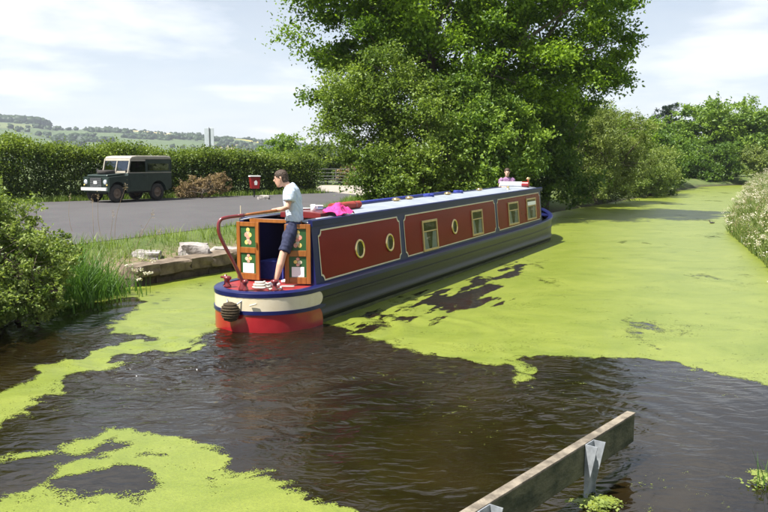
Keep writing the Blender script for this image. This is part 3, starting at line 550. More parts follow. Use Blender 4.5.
def right_bank():
    rg = np.random.default_rng(52); n = 60000
    t = rg.random(n)**1.5; edge = [(8.0,15.4),(8.6,17.2),(12.0,27.6),(20.6,45.5),(30.2,66.5),(35,72)]
    xy = along(rg, edge, n, .0); s0 = np.abs(rg.standard_normal(n))*1.6*np.where(xy[:, 1] > 40, 1.6, 1); xy[:, 0] += s0*.92-.12; xy[:, 1] -= s0*.38
    near = np.clip(22/xy[:, 1], .3, 1); k = rg.random(n) < near*.75+.1; xy = xy[k]; n = len(xy)
    z = land_z(xy); h = (.6+.75*rg.random(n))*np.clip(.62+.3*s0[k], .6, 1.15); w = .018+xy[:, 1]*.0006
    o, tips = blades('bank_meadow', np.column_stack([xy, z-.02]), h, w, M['meadow_leaf'], rg, .55, 3); tag(o, 'tall mixed grasses on the right-hand bank', 'grass', kind='stuff')
    # side leaves
    j = rg.choice(n, 26000); P = np.column_stack([xy[j], z[j]])+np.column_stack([rg.normal(0, .05, (26000, 2)), h[j]*rg.uniform(.15, .8, 26000)])
    o = link('bank_foliage', leaf_mesh('bank_foliage', P, .085, .5, .5, 0, rg), M['meadow_leaf']); tag(o, 'green leaves among the flowers on the right-hand bank', 'foliage', kind='stuff')
    # creamy umbels
    j = rg.choice(n, 1900, replace=False); T = tips[j].mean(1) if tips[j].ndim == 3 else tips[j]; T = T+np.column_stack([rg.normal(0, .03, (len(j), 2)), rg.uniform(-.18, .08, len(j))])
    per = 26; P = np.repeat(T, per, 0)+rg.standard_normal((len(j)*per, 3))*np.array([.05, .05, .028])
    o = link('cream_flowers', leaf_mesh('cream_flowers', P, .034, .9, 1.5, 0, rg, np.repeat(rg.random(len(j)), per)), M['petal']); tag(o, 'masses of cream meadow flowers on the right-hand bank', 'flowers', kind='stuff')
    j = rg.choice(n, 1500, replace=False); T = tips[j]; per = 9; P = np.repeat(T, per, 0)+rg.standard_normal((len(j)*per, 3))*np.array([.015, .015, .06])
    o = link('seed_heads', leaf_mesh('seed_heads', P, .04, .35, .2, 0, rg), M['seed']); tag(o, 'buff grass seed heads on the right-hand bank', 'grass', kind='stuff')
right_bank()
# left foreground
tree('bankside_shrub', (-6.3,11.8,.15), [(-6.0,11.4,1.05,1.0,1.0,.95),(-6.6,11.7,1.75,.95,1.0,.8),(-6.1,12.6,1.35,.7,.6,.6),(-5.35,11.1,.55,.55,.7,.5),(-5.75,12.1,1.0,.75,.8,.65),(-6.2,10.4,.8,.9,.9,.8),(-5.6,10.2,.45,.45,.6,.45),(-5.2,12.0,.65,.5,.5,.5),(-5.0,11.4,.5,.5,.5,.42),(-5.3,12.6,.9,.5,.5,.5)], 440, 125, .16, .058, M['elder_leaf'], 'pale green small-leaved shrub hanging over the water at the left edge', 'shrub', trunk_r=.04, fork=.35, nlimb=60, seed=61, multi=5, shell=.35, zmin=-.12)
tree('willowherb', (-6.9,14.6,.5), [(-6.9,14.4,1.0,.8,.7,.8),(-7.6,14.8,1.3,.7,.7,.8)], 90, 100, .16, .065, M['elder_leaf'], 'light leafy growth above the shrub beside the tarmac edge', 'shrub', trunk_r=.03, fork=.3, nlimb=24, seed=62, multi=4, shell=.3, zmin=.0)
def reeds():
    rg = np.random.default_rng(63); c = np.array((-5.35,13.9)); n = 950
    e = empty('reed_clump', (*c, .1), 0, 'clump of long dark green arching reed blades between shrub and stone quay', 'reeds')
    xy = np.concatenate([rg.standard_normal((n-300, 2))*np.array([.28, .42])+np.array([-.12, -.05]), rg.standard_normal((300, 2))*np.array([.3, .3])+np.array([.22, .62])])
    h = np.where(np.arange(n) < n-300, .60+.45*rg.random(n), .35+.4*rg.random(n)); z = np.maximum(ground_z(xy[:, 0]+c[0], xy[:, 1]+c[1]), -.1)-.1
    blades('blades', np.column_stack([xy, z]), h, .028, M['reed_leaf'], rg, .75, 6, e)
    # tall feathery seed grasses rising in front of the tarmac
    for k, (px, py, tpx, tpy, zz) in enumerate([(112,262,98,196,.5),(118,262,126,186,.5),(122,262,140,232,.5),(95,255,92,200,.5),(126,266,152,214,.5),(84,250,70,196,.5),(134,262,158,232,.5),(104,258,112,214,.5)]):
        x0, y0 = G(px, py, zz-.3); dy = y0; x1 = (tpx-384)/F*dy; z1 = CAM_H-(tpy-160)*dy/F
        eg = empty('seed_grass', (x0, y0, .1), 0, ['thin pale grass stem with a seed head standing before the tarmac, by the reeds'][0], 'grass stem', 'tall grass stems by the reeds')
        pts = bent((0, 0, 0), (x1-x0, .05, z1-.1), rg, 6, .05); MB().tube(pts, [.006, .005, .005, .004, .004, .003, .002], 5).build('stem', M['seed'], eg, recalc=False)
        P = np.array(pts[-1])+rg.standard_normal((30, 3))*np.array([.02, .02, .06]); link('seed_head', leaf_mesh('seed_head', P, .03, .3, .2, 0, rg), M['seed'], eg)
reeds()
for k, (px, py) in enumerate([(134,276),(141,273),(146,281),(139,283),(150,279),(142,258),(127,270),(152,264)]):
    rg = np.random.default_rng(80+k); x, y = G(px, py+10, .2); e = empty('white_flower', (x, y, .12), 0, 'small white flower head on a thin stem at the quay end beside the reeds', 'flower', 'white flowers at the quay end')
    h = .28+.12*rg.random(); MB().tube([(0,0,0),(.01,.0,h*.6),(.02,-.02,h)], [.004,.004,.003], 5).build('stem', M['reed_leaf'], e, recalc=False)
    link('petals', leaf_mesh('petals', np.array((.02,-.02,h))+rg.standard_normal((30, 3))*np.array([.03,.03,.015]), .03, .9, 1.2, 0, rg), M['petal'], e)['kind'] = 'stuff'
# water plants standing near the plank
for k, (px, py, n, hh, lb) in enumerate([(763,486,16,.42,'small clump of green reeds standing in water at the right edge'), (597,508,10,.12,'low green weed tuft floating beside the nearer steel bracket')]):
    rg = np.random.default_rng(90+k); x, y = G(px, py); e = empty('water_plant', (x, y, 0), 0, lb, 'water plant')
    blades('blades', np.column_stack([rg.normal(0, .06, (n, 2)), np.full(n, -.08)]), hh*(.5+.6*rg.random(n)), .014, M['reed_leaf'], rg, .5, 4, e)
    link('leaves', leaf_mesh('leaves', rg.standard_normal((90, 3))*np.array([.08, .07, .015])+np.array([0, 0, .03]), .035, .7, 2, 0, rg, .5+.5*rg.random(90)), M['elder_leaf'], e)
#@@OBJ
# ------------------------------------------------------------------ object materials
M['blue'] = pmat('blue_paint', (.006,.009,.062), (.009,.012,.08), 3, .35, coat=.08, spec=.3, bump=.03, bscale=40)
M['red'] = pmat('maroon_panel', (.145,.006,.008), (.175,.009,.010), 2.2, .25, coat=.08, spec=.12, bump=.25, bscale=2.2, bdist=.03, stretch=(1,.3,1))
M['cream'] = pmat('cream_paint', (.56,.48,.33), (.62,.55,.41), 5, .35, coat=.3)
M['hull'] = pmat('black_hull', (.006,.007,.005), (.012,.013,.008), 2.5, .35, coat=.03, spec=.3, bump=.08, bscale=14, stretch=(1,.25,1))
M['bright_red'] = pmat('red_paint', (.26,.008,.012), (.31,.014,.018), 5, .3, coat=.4)
M['maroon'] = pmat('maroon_paint', (.14,.012,.016), (.17,.02,.02), 8, .3, coat=.5)
M['roof_grey'] = pmat('roof_paint', (.23,.26,.31), (.30,.33,.375), 2.5, .55, bump=.05, bscale=60)
M['wood'] = pmat('varnished_wood', (.22,.068,.012), (.33,.115,.024), 7, .3, coat=.5, stretch=(3,3,.4), bump=.05)
M['green_panel'] = pmat('green_panel', (.02,.075,.02), (.03,.10,.03), 9, .35)
M['brass'] = pmat('brass', (.62,.44,.19), (.72,.55,.27), 9, .25, metal=1)
M['steel'] = pmat('galvanised_steel', (.26,.28,.30), (.46,.49,.52), 11, .5, metal=.45, bump=.05)
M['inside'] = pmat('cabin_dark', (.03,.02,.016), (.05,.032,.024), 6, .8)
M['inside_cream'] = pmat('cabin_lining', (.42,.30,.18), (.48,.35,.22), 6, .6)
M['curtain'] = pmat('curtain', (.66,.66,.62), (.76,.75,.72), 12, .9)
M['rope'] = pmat('rope', (.55,.50,.42), (.68,.63,.55), 60, .95, bump=.5)
M['coir'] = pmat('coir_rope', (.045,.03,.016), (.09,.065,.035), 70, 1, bump=1, bscale=130)
M['pink'] = pmat('pink_cloth', (.60,.02,.17), (.70,.05,.26), 10, .8, bump=.2)
M['white'] = pmat('white_plastic', (.78,.78,.77), (.84,.84,.83), 8, .4)
M['sky_tin'] = pmat('pale_blue_box', (.30,.50,.70), (.36,.56,.74), 8, .4)
M['bluerope'] = pmat('blue_canvas', (.02,.035,.22), (.035,.05,.30), 20, .8, bump=.3)
def glass(name, tint=(.55,.6,.6), tr=.55):
    m, n, out = newmat(name); g = N(n, 'ShaderNodeBsdfGlossy', _Roughness=.03); t = N(n, 'ShaderNodeBsdfTransparent'); t.inputs[0].default_value = (*tint, 1)
    lw = N(n, 'ShaderNodeLayerWeight', _Blend=.35); ns = N(n, 'ShaderNodeTexNoise', _Scale=3.0); n.links.new(coords(n), ns.inputs['Vector'])
    bp = N(n, 'ShaderNodeBump', _Strength=.05, _Distance=.01); n.links.new(ns.outputs['Fac'], bp.inputs['Height']); n.links.new(bp.outputs[0], g.inputs['Normal'])
    mr = N(n, 'ShaderNodeMapRange'); mr.inputs[3].default_value = .10; mr.inputs[4].default_value = .8; n.links.new(lw.outputs['Fresnel'], mr.inputs[0])
    mx = N(n, 'ShaderNodeMixShader'); n.links.new(mr.outputs[0], mx.inputs[0]); n.links.new(t.outputs[0], mx.inputs[1]); n.links.new(g.outputs[0], mx.inputs[2]); n.links.new(mx.outputs[0], out.inputs[0]); return m
M['glass'] = glass('window_glass')
M['dull'] = pmat('dull_steel', (.09,.095,.09), (.14,.145,.14), 9, .7)
M['tyre'] = pmat('tyre_rubber', (.025,.023,.022), (.05,.045,.04), 12, .9, bump=.2)
M['rim'] = pmat('dusty_rim', (.13,.09,.065), (.19,.14,.10), 9, .7)
# ------------------------------------------------------------------ the narrowboat (local x = starboard, y = forward)
BX, BY, BT = -1.745, 11.97, R(26)
boat = empty('narrowboat', (BX, BY, 0), -BT, 'long blue and maroon narrowboat with pale roof steaming up the weedy canal', 'boat')
def W2B(X, Y, z):
    dx, dy = X-BX, Y-BY; s, c = math.sin(BT), math.cos(BT); return (dx*c-dy*s, dx*s+dy*c, z)
def B2W(v, u, z):
    s, c = math.sin(BT), math.cos(BT); return (BX+v*c+u*s, BY-v*s+u*c, z)
HB_ = .78
def hb(u):
    if u < 0: return math.sqrt(max(0, HB_**2-u*u))
    if u < 13.5: return HB_
    return HB_*max(0, 1-((u-13.5)/2.35)**2.1)
def sheer(u): return .58+.004*u+(.24*((u-11.5)/4.35)**2 if u > 11.5 else 0)
def outline(u0=None, off=0.0):
    """deck outline, starboard side bow to stern round to port; clipped to u<=u0"""
    us = [15.85,15.8,15.6,15.3,15,14.6,14.2,13.8,13.4]+list(np.arange(12.6, .2, -.8))+[.15, 0]
    st = [(hb(u), u) for u in us]; arc = [(HB_*math.cos(a), -HB_*math.sin(a)) for a in np.linspace(0, math.pi, 25)[1:-1]]
    pts = st+arc+[(-x, y) for x, y in st[::-1]]
    if u0 is not None: pts = [(hb(u0), u0)]+[p for p in pts if p[1] < u0]+[(-hb(u0), u0)]
    if off:
        q = []
        for i, p in enumerate(pts):
            a = pts[max(i-1, 0)]; b = pts[min(i+1, len(pts)-1)]; tx, ty = b[0]-a[0], b[1]-a[1]; L = math.hypot(tx, ty) or 1
            q.append((p[0]-ty/L*off, p[1]+tx/L*off))
        pts = q
    return pts
def strip(levels, u0=None, closed=False):
    """levels: list of (z or f(u), off); builds a shell band"""
    mb = MB(); rs = []
    for z, off in levels:
        rs.append([(x, y, z(y) if callable(z) else z) for x, y in outline(u0, off)])
    mb.rings(rs, close=False, caps=False); return mb
auto_smooth(strip([(-.45,-.10),(-.08,-.05),(.10,-.02),(.125,.014),(.165,.014),(.19,-.008),(lambda u: sheer(u)*.55+.02,-.005),(lambda u: sheer(u)*.55+.03,.014),(lambda u: sheer(u)*.55+.07,.014),(lambda u: sheer(u)*.55+.08,-.004),(lambda u: sheer(u)-.07,0)]).build('hull', M['hull'], boat), 50)
auto_smooth(strip([(lambda u: sheer(u)-.075,.004),(lambda u: sheer(u)-.07,.03),(lambda u: sheer(u)-.01,.034),(lambda u: sheer(u)+.008,.015),(lambda u: sheer(u)+.008,-.10),(lambda u: sheer(u)-.02,-.11)]).build('gunwale', M['blue'], boat), 50)
auto_smooth(strip([(-.03,-.028),(.03,-.022),(.055,-.021)], None).build('weed_line', pmat('algae_line', (.035,.045,.015), (.08,.085,.03), 9, .9, stretch=(1,.4,1)), boat), 50)
def sternband(name, z0, z1, mat, off=.018, u0=.22):
    pts = outline(u0, off); n = len(pts); rs = [[], []]; c = (z0+z1)/2; hh = (z1-z0)/2; acc = [0]
    for i in range(1, n): acc.append(acc[-1]+math.dist(pts[i], pts[i-1]))
    # resample finely
    ss = np.concatenate([np.linspace(0, .14, 9), np.linspace(.2, acc[-1]-.2, 50), np.linspace(acc[-1]-.14, acc[-1], 9)])
    xs = np.interp(ss, acc, [p[0] for p in pts]); ys = np.interp(ss, acc, [p[1] for p in pts])
    lv = [[], [], [], []]
    for s_, x, y in zip(ss, xs, ys):
        e = min(s_, acc[-1]-s_); k = math.sqrt(max(.02, 1-(1-min(1, e/.14))**2)); ix, iy = x*.97, y*.97
        for q, (a, zz) in enumerate(((0, -1), (1, -1), (1, 1), (0, 1))): lv[q].append((x if a else ix, y if a else iy, c+zz*hh*k))
    mb = MB(); mb.rings(lv, close=False, caps=False); return auto_smooth(mb.build(name, mat, boat))
sternband('stern_red_band', -.14, .265, M['bright_red'], .024, .24)
sternband('stern_cream_band', .31, .515, M['cream'], .024, .24)
sternband('rubbing_strake', .262, .315, M['blue'], .04, .3)
b = MB(); o_ = outline(1.0, -.06); b.prism(o_[::-1], .50, .575); b.build('stern_deck', pmat('red_deck', (.22,.012,.014), (.27,.02,.02), 6, .5), boat)
fd = [(x, y) for x, y in outline(None, -.08) if y > 13.0]; fd.sort(key=lambda p: math.atan2(p[1]-14, p[0])); b = MB(); b.prism(fd, .50, .56); b.build('bow_well_deck', M['maroon'], boat)
fd = [(x, y, sheer(y)+.012) for x, y in outline(None, -.03) if y > 14.55]; fd.sort(key=lambda p: math.atan2(p[1]-14.55, p[0])); b = MB(); b.prism([(p[0], p[1]) for p in fd], .72, .745); b.build('foredeck', M['blue'], boat)
# cabin
U0, U1 = .26, 13.15
def czb(u): return sheer(min(u, 11.5))+.0
def czt(u): return 1.50+.095*u/13
XB, XT = .70, .615
def side(u, k, sg=1, o=0.0):
    """point on cabin side: k=0 at gunwale, 1 at roof edge"""
    z0, z1 = czb(u), czt(u); x = XB+(XT-XB)*k; nx, nz = (z1-z0), (XB-XT); L = math.hypot(nx, nz)
    return (sg*(x+o*nx/L), u, z0+(z1-z0)*k+o*nz/L)
b = MB(); us = np.linspace(U0, U1, 28)
for sg in (-1, 1): b.rings([[side(u, k, sg) for u in us] for k in (0, 1)], close=False, caps=False)
b.build('cabin_side', M['blue'], boat)
# rear bulkhead with a doorway, front bulkhead
OW = .50; b = MB()
zt = czt(U0)
for sg in (-1, 1):
    b = MB(); b.prism([(sg*XB, .58), (sg*OW, .58), (sg*OW, zt), (sg*XT, zt)][::sg], U0-.03, U0+.03, 'y'); b.build('rear_bulkhead', M['blue'], boat)
b = MB(); b.prism([(-XB, .5), (XB, .5), (XT, czt(U1)), (0, czt(U1)+.06), (-XT, czt(U1))], U1-.04, U1, 'y'); b.build('front_bulkhead', M['blue'], boat)
b = MB(); b.box(-.60, .60, 1.75, 1.8, .35, 1.48); b.build('inner_bulkhead', M['inside_cream'], boat)
b = MB(); b.box(-.66, .66, .3, 1.75, .30, .36); b.build('cabin_floor', M['inside'], boat)
b = MB(); b.box(-.52, -.06, .5, .9, .36, .86); b.build('step_box', M['bluerope'], boat, bevel=.01)
# roof with hatch opening and handrails
def roofring(u, x0=-XT-.03, x1=XT+.03):
    return [(x, u, czt(u)+.075*(1-(x/(XT+.03))**2)+.012) for x in np.linspace(x0, x1, 13)]
b = MB(); us = np.linspace(1.15, U1+.10, 24); b.rings([roofring(u) for u in us], close=False, caps=False)
for sg in (-1, 1): b.rings([[(sg*x, u, czt(u)+.075*(1-(x/(XT+.03))**2)+.012) for x in np.linspace(.44, XT+.03, 4)] for u in (U0-.06, 1.15)], close=False, caps=False)
o = b.build('roof', M['roof_grey'], boat, smooth=True, recalc=False); sm = o.modifiers.new('t', 'SOLIDIFY'); sm.thickness = .02; sm.offset = -1
for sg in (-1, 1):
    b = MB(); pts = [(sg*(XT+.015), u, czt(u)+.012) for u in np.linspace(U0-.06, U1+.1, 24)]
    b.rings([[(sg*(XT+.045), u, z-.05), (sg*(XT+.045), u, z+.035), (sg*(XT+.02), u, z+.05), (sg*(XT-.03), u, z+.045), (sg*(XT-.03), u, z+.0), (sg*(XT+.015), u, z-.05)] for _, u, z in pts])
    b.build('handrail', M['blue'], boat)
b = MB(); b.rings([[(x, u, czt(u)+.10*(1-(x/.8)**2)+h) for x in np.linspace(-.38, .38, 9) for h in (0.03,)]+[(x, u, czt(u)+.02) for x in (.38, -.38)] for u in (.92, 1.62)])
b.build('sliding_hatch', M['maroon'], boat, bevel=.01)
b = MB(); b.box(-.47, .47, U0-.06, U0+.03, zt+.0, zt+.05); b.build('hatch_lip', M['wood'], boat)
# wooden doors, with painted panels
def door(name, hx, hy, ex, ey, z0, z1):
    d = empty(name, (hx, hy, 0)); d.parent = boat
    w = math.hypot(ex-hx, ey-hy); ax = Vector(((ex-hx)/w, (ey-hy)/w, 0)); nm = Vector((ax.y, -ax.x, 0))
    if nm.y > 0: nm = -nm
    def bx(x0, x1, za, zb, d0, d1): 
        b_.obox(ax*((x0+x1)/2)+nm*((d0+d1)/2)+Vector((0, 0, (za+zb)/2)), ax*((x1-x0)/2), nm*((d1-d0)/2), Vector((0, 0, (zb-za)/2)))
    b_ = MB(); st = .065; zm = (z0+z1)/2
    bx(0, st, z0, z1, 0, .035); bx(w-st, w, z0, z1, 0, .035)
    for za, zb in ((z0, z0+.10), (zm-.035, zm+.055), (z1-.07, z1)): bx(st, w-st, za, zb, 0, .034)
    b_.build('frame', M['wood'], d, bevel=.006)
    for k, (za, zb) in enumerate(((z0+.10, zm-.035), (zm+.055, z1-.07))):
        b_ = MB(); bx(st, w-st, za, zb, .004, .016); p = b_.build('panel', M['green_panel'], d)
        cz = (za+zb)/2; cx = w/2; H = zb-za; W_ = w-2*st
        def disc(x, z, rx, rz, dep, mat, n=10, nm_='painted_rose'):
            q = MB(); c = ax*x+nm*dep+Vector((0, 0, z)); q.add([c+ax*(rx*math.cos(2*math.pi*i/n))+Vector((0, 0, rz*math.sin(2*math.pi*i/n))) for i in range(n)], [tuple(range(n))]); q.build(nm_, mat, p, recalc=False)
        if k == 0:
            q = MB(); c0 = ax*cx+nm*.0185+Vector((0, 0, za+H*.26)); q.obox(c0, ax*W_*.36, nm*.0015, Vector((0, 0, H*.24))); q.build('painted_castle', M['white'], p)
            disc(cx-.03, za+H*.72, .035, .03, .019, M['cream']); disc(cx+.035, za+H*.74, .03, .028, .019, M['brass_paint']); disc(cx, za+H*.88, .028, .024, .019, M['rose']); disc(cx+.0, za+H*.60, .028, .024, .019, M['rose'])
        else:
            for (dx, dz, mm) in ((0, .70, 'cream'), (-.04, .60, 'rose'), (.04, .60, 'brass_paint'), (0, .48, 'rose'), (0, .32, 'cream'), (-.035, .24, 'brass_paint'), (.035, .24, 'rose'), (0, .84, 'brass_paint')):
                disc(cx+dx*.9, za+H*dz, .032, .036, .019, M[mm])
    b_ = MB(); bx(w-.045, w-.025, zm+.06, zm+.14, .035, .06); b_.build('handle', M['brass'], d)
    return d
M['rose'] = pmat('rose_paint', (.62,.16,.10), (.75,.45,.35), 40, .5); M['brass_paint'] = pmat('yellow_paint', (.72,.50,.10), (.80,.62,.22), 40, .5)
door('door', .62, .215, .255, .07, .60, 1.50)
door('door', -.70, .20, -.285, .20, .60, 1.50)
# maroon panels with cream coach lines, notched corners
def spt(u, z, sg, o):
    k = (z-czb(u))/(czt(u)-czb(u)); return side(u, k, sg, o)
def notched(u0, u1, za, zb, nt_, o, sg):
    """za/zb functions of u; outline with concave corners"""
    def q(cu, cv, a0, a1):
        return [(cu+nt_*math.cos(a), cv, nt_*math.sin(a)) for a in np.linspace(a0, a1, 7)]
    pi = math.pi; P = q(u0, za, pi/2, 0)+q(u1, za, pi, pi/2)+q(u1, zb, -pi/2, -pi)+q(u0, zb, 0, -pi/2)
    return [spt(u, f(u)+dz, sg, o) for u, f, dz in P]
def panel(u0, u1, sg):
    za = lambda u: .625+.0095*u; zb = lambda u: 1.385+.0095*u
    b = MB(); P = notched(u0, u1, za, zb, .085, .004, sg); b.add(P, [tuple(range(len(P)))]); o = b.build('side_panel', M['red'], boat, recalc=False)
    t = .011; A = notched(u0-t, u1+t, lambda u: za(u)-t, lambda u: zb(u)+t, .085, .007, sg); Bq = notched(u0+t, u1-t, lambda u: za(u)+t, lambda u: zb(u)-t, .085, .007, sg); n_ = len(A)
    # intermediate outline keeps the line narrow
    b = MB(); b.add(A+Bq, [(i, (i+1) % n_, (i+1) % n_+n_, i+n_) for i in range(n_)]); b.build('coach_line', M['cream'], o, recalc=False)
for sg in (1, -1):
    for u0, u1 in ((.40, 3.30), (3.50, 8.86), (9.04, 13.02)): panel(u0, u1, sg)
def window(u0, u1, z0, z1, sg, hopper=False):
    w = empty('window', spt((u0+u1)/2, z0, sg, 0)); w.parent = boat; O = Vector(w.location)
    def quad(ua, ub, za, zb, o): return [Vector(spt(ua, za, sg, o))-O, Vector(spt(ub, za, sg, o))-O, Vector(spt(ub, zb, sg, o))-O, Vector(spt(ua, zb, sg, o))-O]
    def slab(b, ua, ub, za, zb, o0, o1): 
        b.add(quad(ua, ub, za, zb, o0)+quad(ua, ub, za, zb, o1), [(0,3,2,1),(4,5,6,7),(0,1,5,4),(1,2,6,5),(2,3,7,6),(3,0,4,7)])
    f = .045; b = MB(); slab(b, u0, u0+f, z0, z1, .004, .035); slab(b, u1-f, u1, z0, z1, .004, .035); slab(b, u0+f, u1-f, z0, z0+f, .004, .034); slab(b, u0+f, u1-f, z1-f, z1, .004, .034)
    zc = z1-(z1-z0)*.36; slab(b, u0+f, u1-f, zc-.012, zc+.012, .004, .030); b.build('frame', M['brass_frame'], w, bevel=.004)
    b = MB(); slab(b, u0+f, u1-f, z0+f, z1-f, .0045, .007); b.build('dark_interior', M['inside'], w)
    for s_ in (0, 1):
        b = MB(); cols = []
        for i in range(9):
            t = i/8; top = .42 if s_ == 0 else .42; wd = (u1-u0-2*f)
            ua = u0+f+wd*t*.40 if s_ == 0 else u1-f-wd*t*.40; bend = (1-.30*math.sin(math.pi*.5)*t)
            cols.append((ua, z0+f, .009+.004*(i % 2)))
        zt_ = zc-.02; P = [Vector(spt(u+(0 if s_ == 0 else 0), z, sg, o))-O for u, z, o in cols]+[Vector(spt(u if i == 0 else u+(u0+f-u if s_ == 0 else u1-f-u)*.35*1, zt_, sg, o))-O for i, (u, z, o) in enumerate(cols)]
        b.add(P, [(i, i+1, i+10, i+9) for i in range(8)]); b.build('curtain', M['curtain'], w, recalc=False)
    if hopper:
        b = MB(); slab(b, u0+f+.02, u1-f-.02, zc+.02, z1-f-.05, .036, .040); b.build('hopper_vent', M['white'], w)
    b = MB(); P = quad(u0+f, u1-f, z0+f, z1-f, .018); b.add(P, [(0,1,2,3)]); b.build('pane', M['glass'], w, recalc=False)
M['brass_frame'] = pmat('gilt_frame', (.46,.33,.13), (.58,.43,.19), 9, .35, metal=.6)
def porthole(u, z, sg):
    w = empty('porthole', spt(u, z, sg, 0)); w.parent = boat; O = Vector(w.location); n_ = 20
    def ring(r, o): return [Vector(spt(u+r*math.cos(2*math.pi*i/n_), z+r*math.sin(2*math.pi*i/n_), sg, o))-O for i in range(n_)]
    b = MB(); b.rings([ring(.165, .005), ring(.165, .025), ring(.15, .034), ring(.13, .032), ring(.122, .02)], caps=False); b.build('rim', M['brass'], w, smooth=True)
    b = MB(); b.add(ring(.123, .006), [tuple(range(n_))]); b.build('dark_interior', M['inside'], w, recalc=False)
    b = MB(); P = [p for i, p in enumerate(ring(.118, .010)) if 6 <= i <= 14]; b.add(P, [tuple(range(len(P)))]); b.build('curtain', M['curtain'], w, recalc=False)
    b = MB(); b.add(ring(.128, .02), [tuple(range(n_))]); b.build('pane', M['glass'], w, recalc=False)
for sg in (1, -1):
    for u in (1.68, 2.83): porthole(u, .985, sg)
    porthole(6.05, 1.03, sg)
    for q, (a, c, z0, z1) in enumerate(((4.30,5.06,.66,1.27),(7.13,7.86,.73,1.31),(9.90,10.78,.765,1.36),(11.58,12.52,.79,1.39))): window(a, c, z0, z1, sg, q == 3)
# swan neck tiller
nk = [(-2.03,11.40,.56),(-2.04,11.38,.72),(-2.14,11.33,.98),(-2.30,11.26,1.34),(-2.335,11.25,1.50),(-2.315,11.27,1.60),(-2.24,11.32,1.64),(-2.02,11.52,1.66)]
def smooth_pts(P, k=5):
    P = [Vector(p) for p in P]; out = []
    for i in range(len(P)-1):
        p0, p1, p2, p3 = P[max(i-1, 0)], P[i], P[i+1], P[min(i+2, len(P)-1)]
        for j in range(k):
            t = j/k; out.append(.5*((2*p1)+(p2-p0)*t+(2*p0-5*p1+4*p2-p3)*t*t+(3*p1-p0-3*p2+p3)*t**3))
    return out+[P[-1]]
b = MB(); b.tube([W2B(*p) for p in smooth_pts(nk)], .026, 10); tl = b.build('tiller_arm', M['maroon'], boat, smooth=True)
b = MB(); b.tube([W2B(*p) for p in ((-2.05,11.495,1.66),(-1.85,11.67,1.68),(-1.56,11.93,1.708),(-1.49,11.99,1.715))], [.018,.022,.024,.026], 10); b.build('tiller_bar', M['bar_wood'] if 'bar_wood' in M else M['wood'], tl, smooth=True)
q = W2B(-2.06,11.49,1.66); b = MB(); b.tube([(q[0], q[1], 1.60), (q[0], q[1], 1.80)], .007, 6); b.build('tiller_pin', M['cream'], tl)
q = W2B(-2.03,11.40,0); b = MB(); b.lathe([(.07,.57),(.07,.62),(.045,.66),(.045,.72),(0.03,.73)], (q[0], q[1], 0)); b.build('rudder_tube', M['maroon'], boat, smooth=True)
# dollies, T-stud, fender, rope, flue lights
def dolly(v, u, s=1.0):
    b = MB(); b.lathe([(.055*s,.585),(.055*s,.60),(.032*s,.63),(.03*s,.68),(.055*s,.70),(.06*s,.73),(.03*s,.745),(.004,.75)], (v, u, 0), n=12); b.build('bollard', M['maroon'], boat, smooth=True)
dolly(-.40, -.48); dolly(.05, -.66, .8); dolly(.42, -.46)
b = MB(); b.tube([(-.55,-.33,.58),(-.55,-.33,.74)], .022, 8); b.tube([(-.62,-.35,.70),(-.48,-.31,.70)], .018, 8); b.build('mooring_stud', M['maroon'], boat, smooth=True)
for k, (rx, ry) in enumerate(((.13,.10),(.10,.08))):
    b = MB(); b.tube([(.22+rx*math.cos(t)*(1-.02*t)+.02*math.sin(5*t), -.50+ry*math.sin(t)*(1-.02*t), .60+.035*k+.006*t) for t in np.linspace(0, 12.5, 50)], .016, 6); b.build('mooring_rope', M['rope'], boat, smooth=True)
b = MB(); b.tube(smooth_pts([(.34,-.5,.61),(.45,-.36,.60),(.36,-.2,.60),(.52,-.1,.60)]), .014, 6); b.build('mooring_rope', M['rope'], boat, smooth=True)
def fender():
    e = empty('rope_fender', (-.05,-.90,.31)); e.parent = boat
    b = MB(); b.ball((0,0,0), .135, .10, .145, 20, 14); o = b.build('rope_ball', M['coir'], e, smooth=True)
    for k in range(7):
        z = -.11+.036*k; r = math.sqrt(max(.001, 1-(z/.145)**2)); b = MB(); b.tube([(.137*r*math.cos(t), .103*r*math.sin(t), z) for t in np.linspace(0, 2*math.pi, 21)], .013, 6); b.build('rope_lay', M['coir'], o, smooth=True)
    for sx in (-1, 1):
        b = MB(); b.tube([(.06*sx,.02,.08),(.14*sx,.12,.16),(.17*sx,.2-.02*sx,.24)], .01, 6); b.build('chain', M['steel'], e)
fender()
b = MB(); b.tube([(.22,-.80,.40),(.32,-.78,.43)], .014, 6); b.build('fairlead', M['cream'], boat)
# roof fittings
def vent(v, u):
    z = czt(u)+.08; b = MB(); b.lathe([(.05,0),(.05,.035),(.085,.045),(.09,.06),(.07,.085),(.03,.10),(.004,.104)], (v, u, z-.02)); b.build('mushroom_vent', M['brass'], boat, smooth=True)
for v, u in ((-.10,4.75),(-.12,5.45),(-.08,7.55),(-.12,9.9)): vent(v, u)
b = MB(); b.tube([(-.50,3.4,czt(3.4)+.10),(-.44,8.6,czt(8.6)+.11)], .02, 8); b.build('boat_pole', M['bluerope'], boat, smooth=True)
for u in (6.5, 8.35):
    b = MB(); b.tube([(-.12+.10*math.cos(t), u+.13*math.sin(t), czt(u)+.10+.0025*t) for t in np.linspace(0, 18, 60)], .018, 6); b.build('blue_rope_coil', M['bluerope'], boat, smooth=True)
b = MB(); b.lathe([(.06,0),(.06,.02),(.03,.03),(.03,.09),(.045,.10),(.004,.11)], (.25, 11.2, czt(11.2)+.06)); b.build('aerial_mount', M['brass'], boat, smooth=True)
b = MB(); b.lathe([(.035,0),(.03,.25),(.06,.26),(.06,.30),(.004,.33)], (.34, 12.85, czt(12.85)+.04)); b.build('tunnel_lamp', M['brass'], boat, smooth=True)
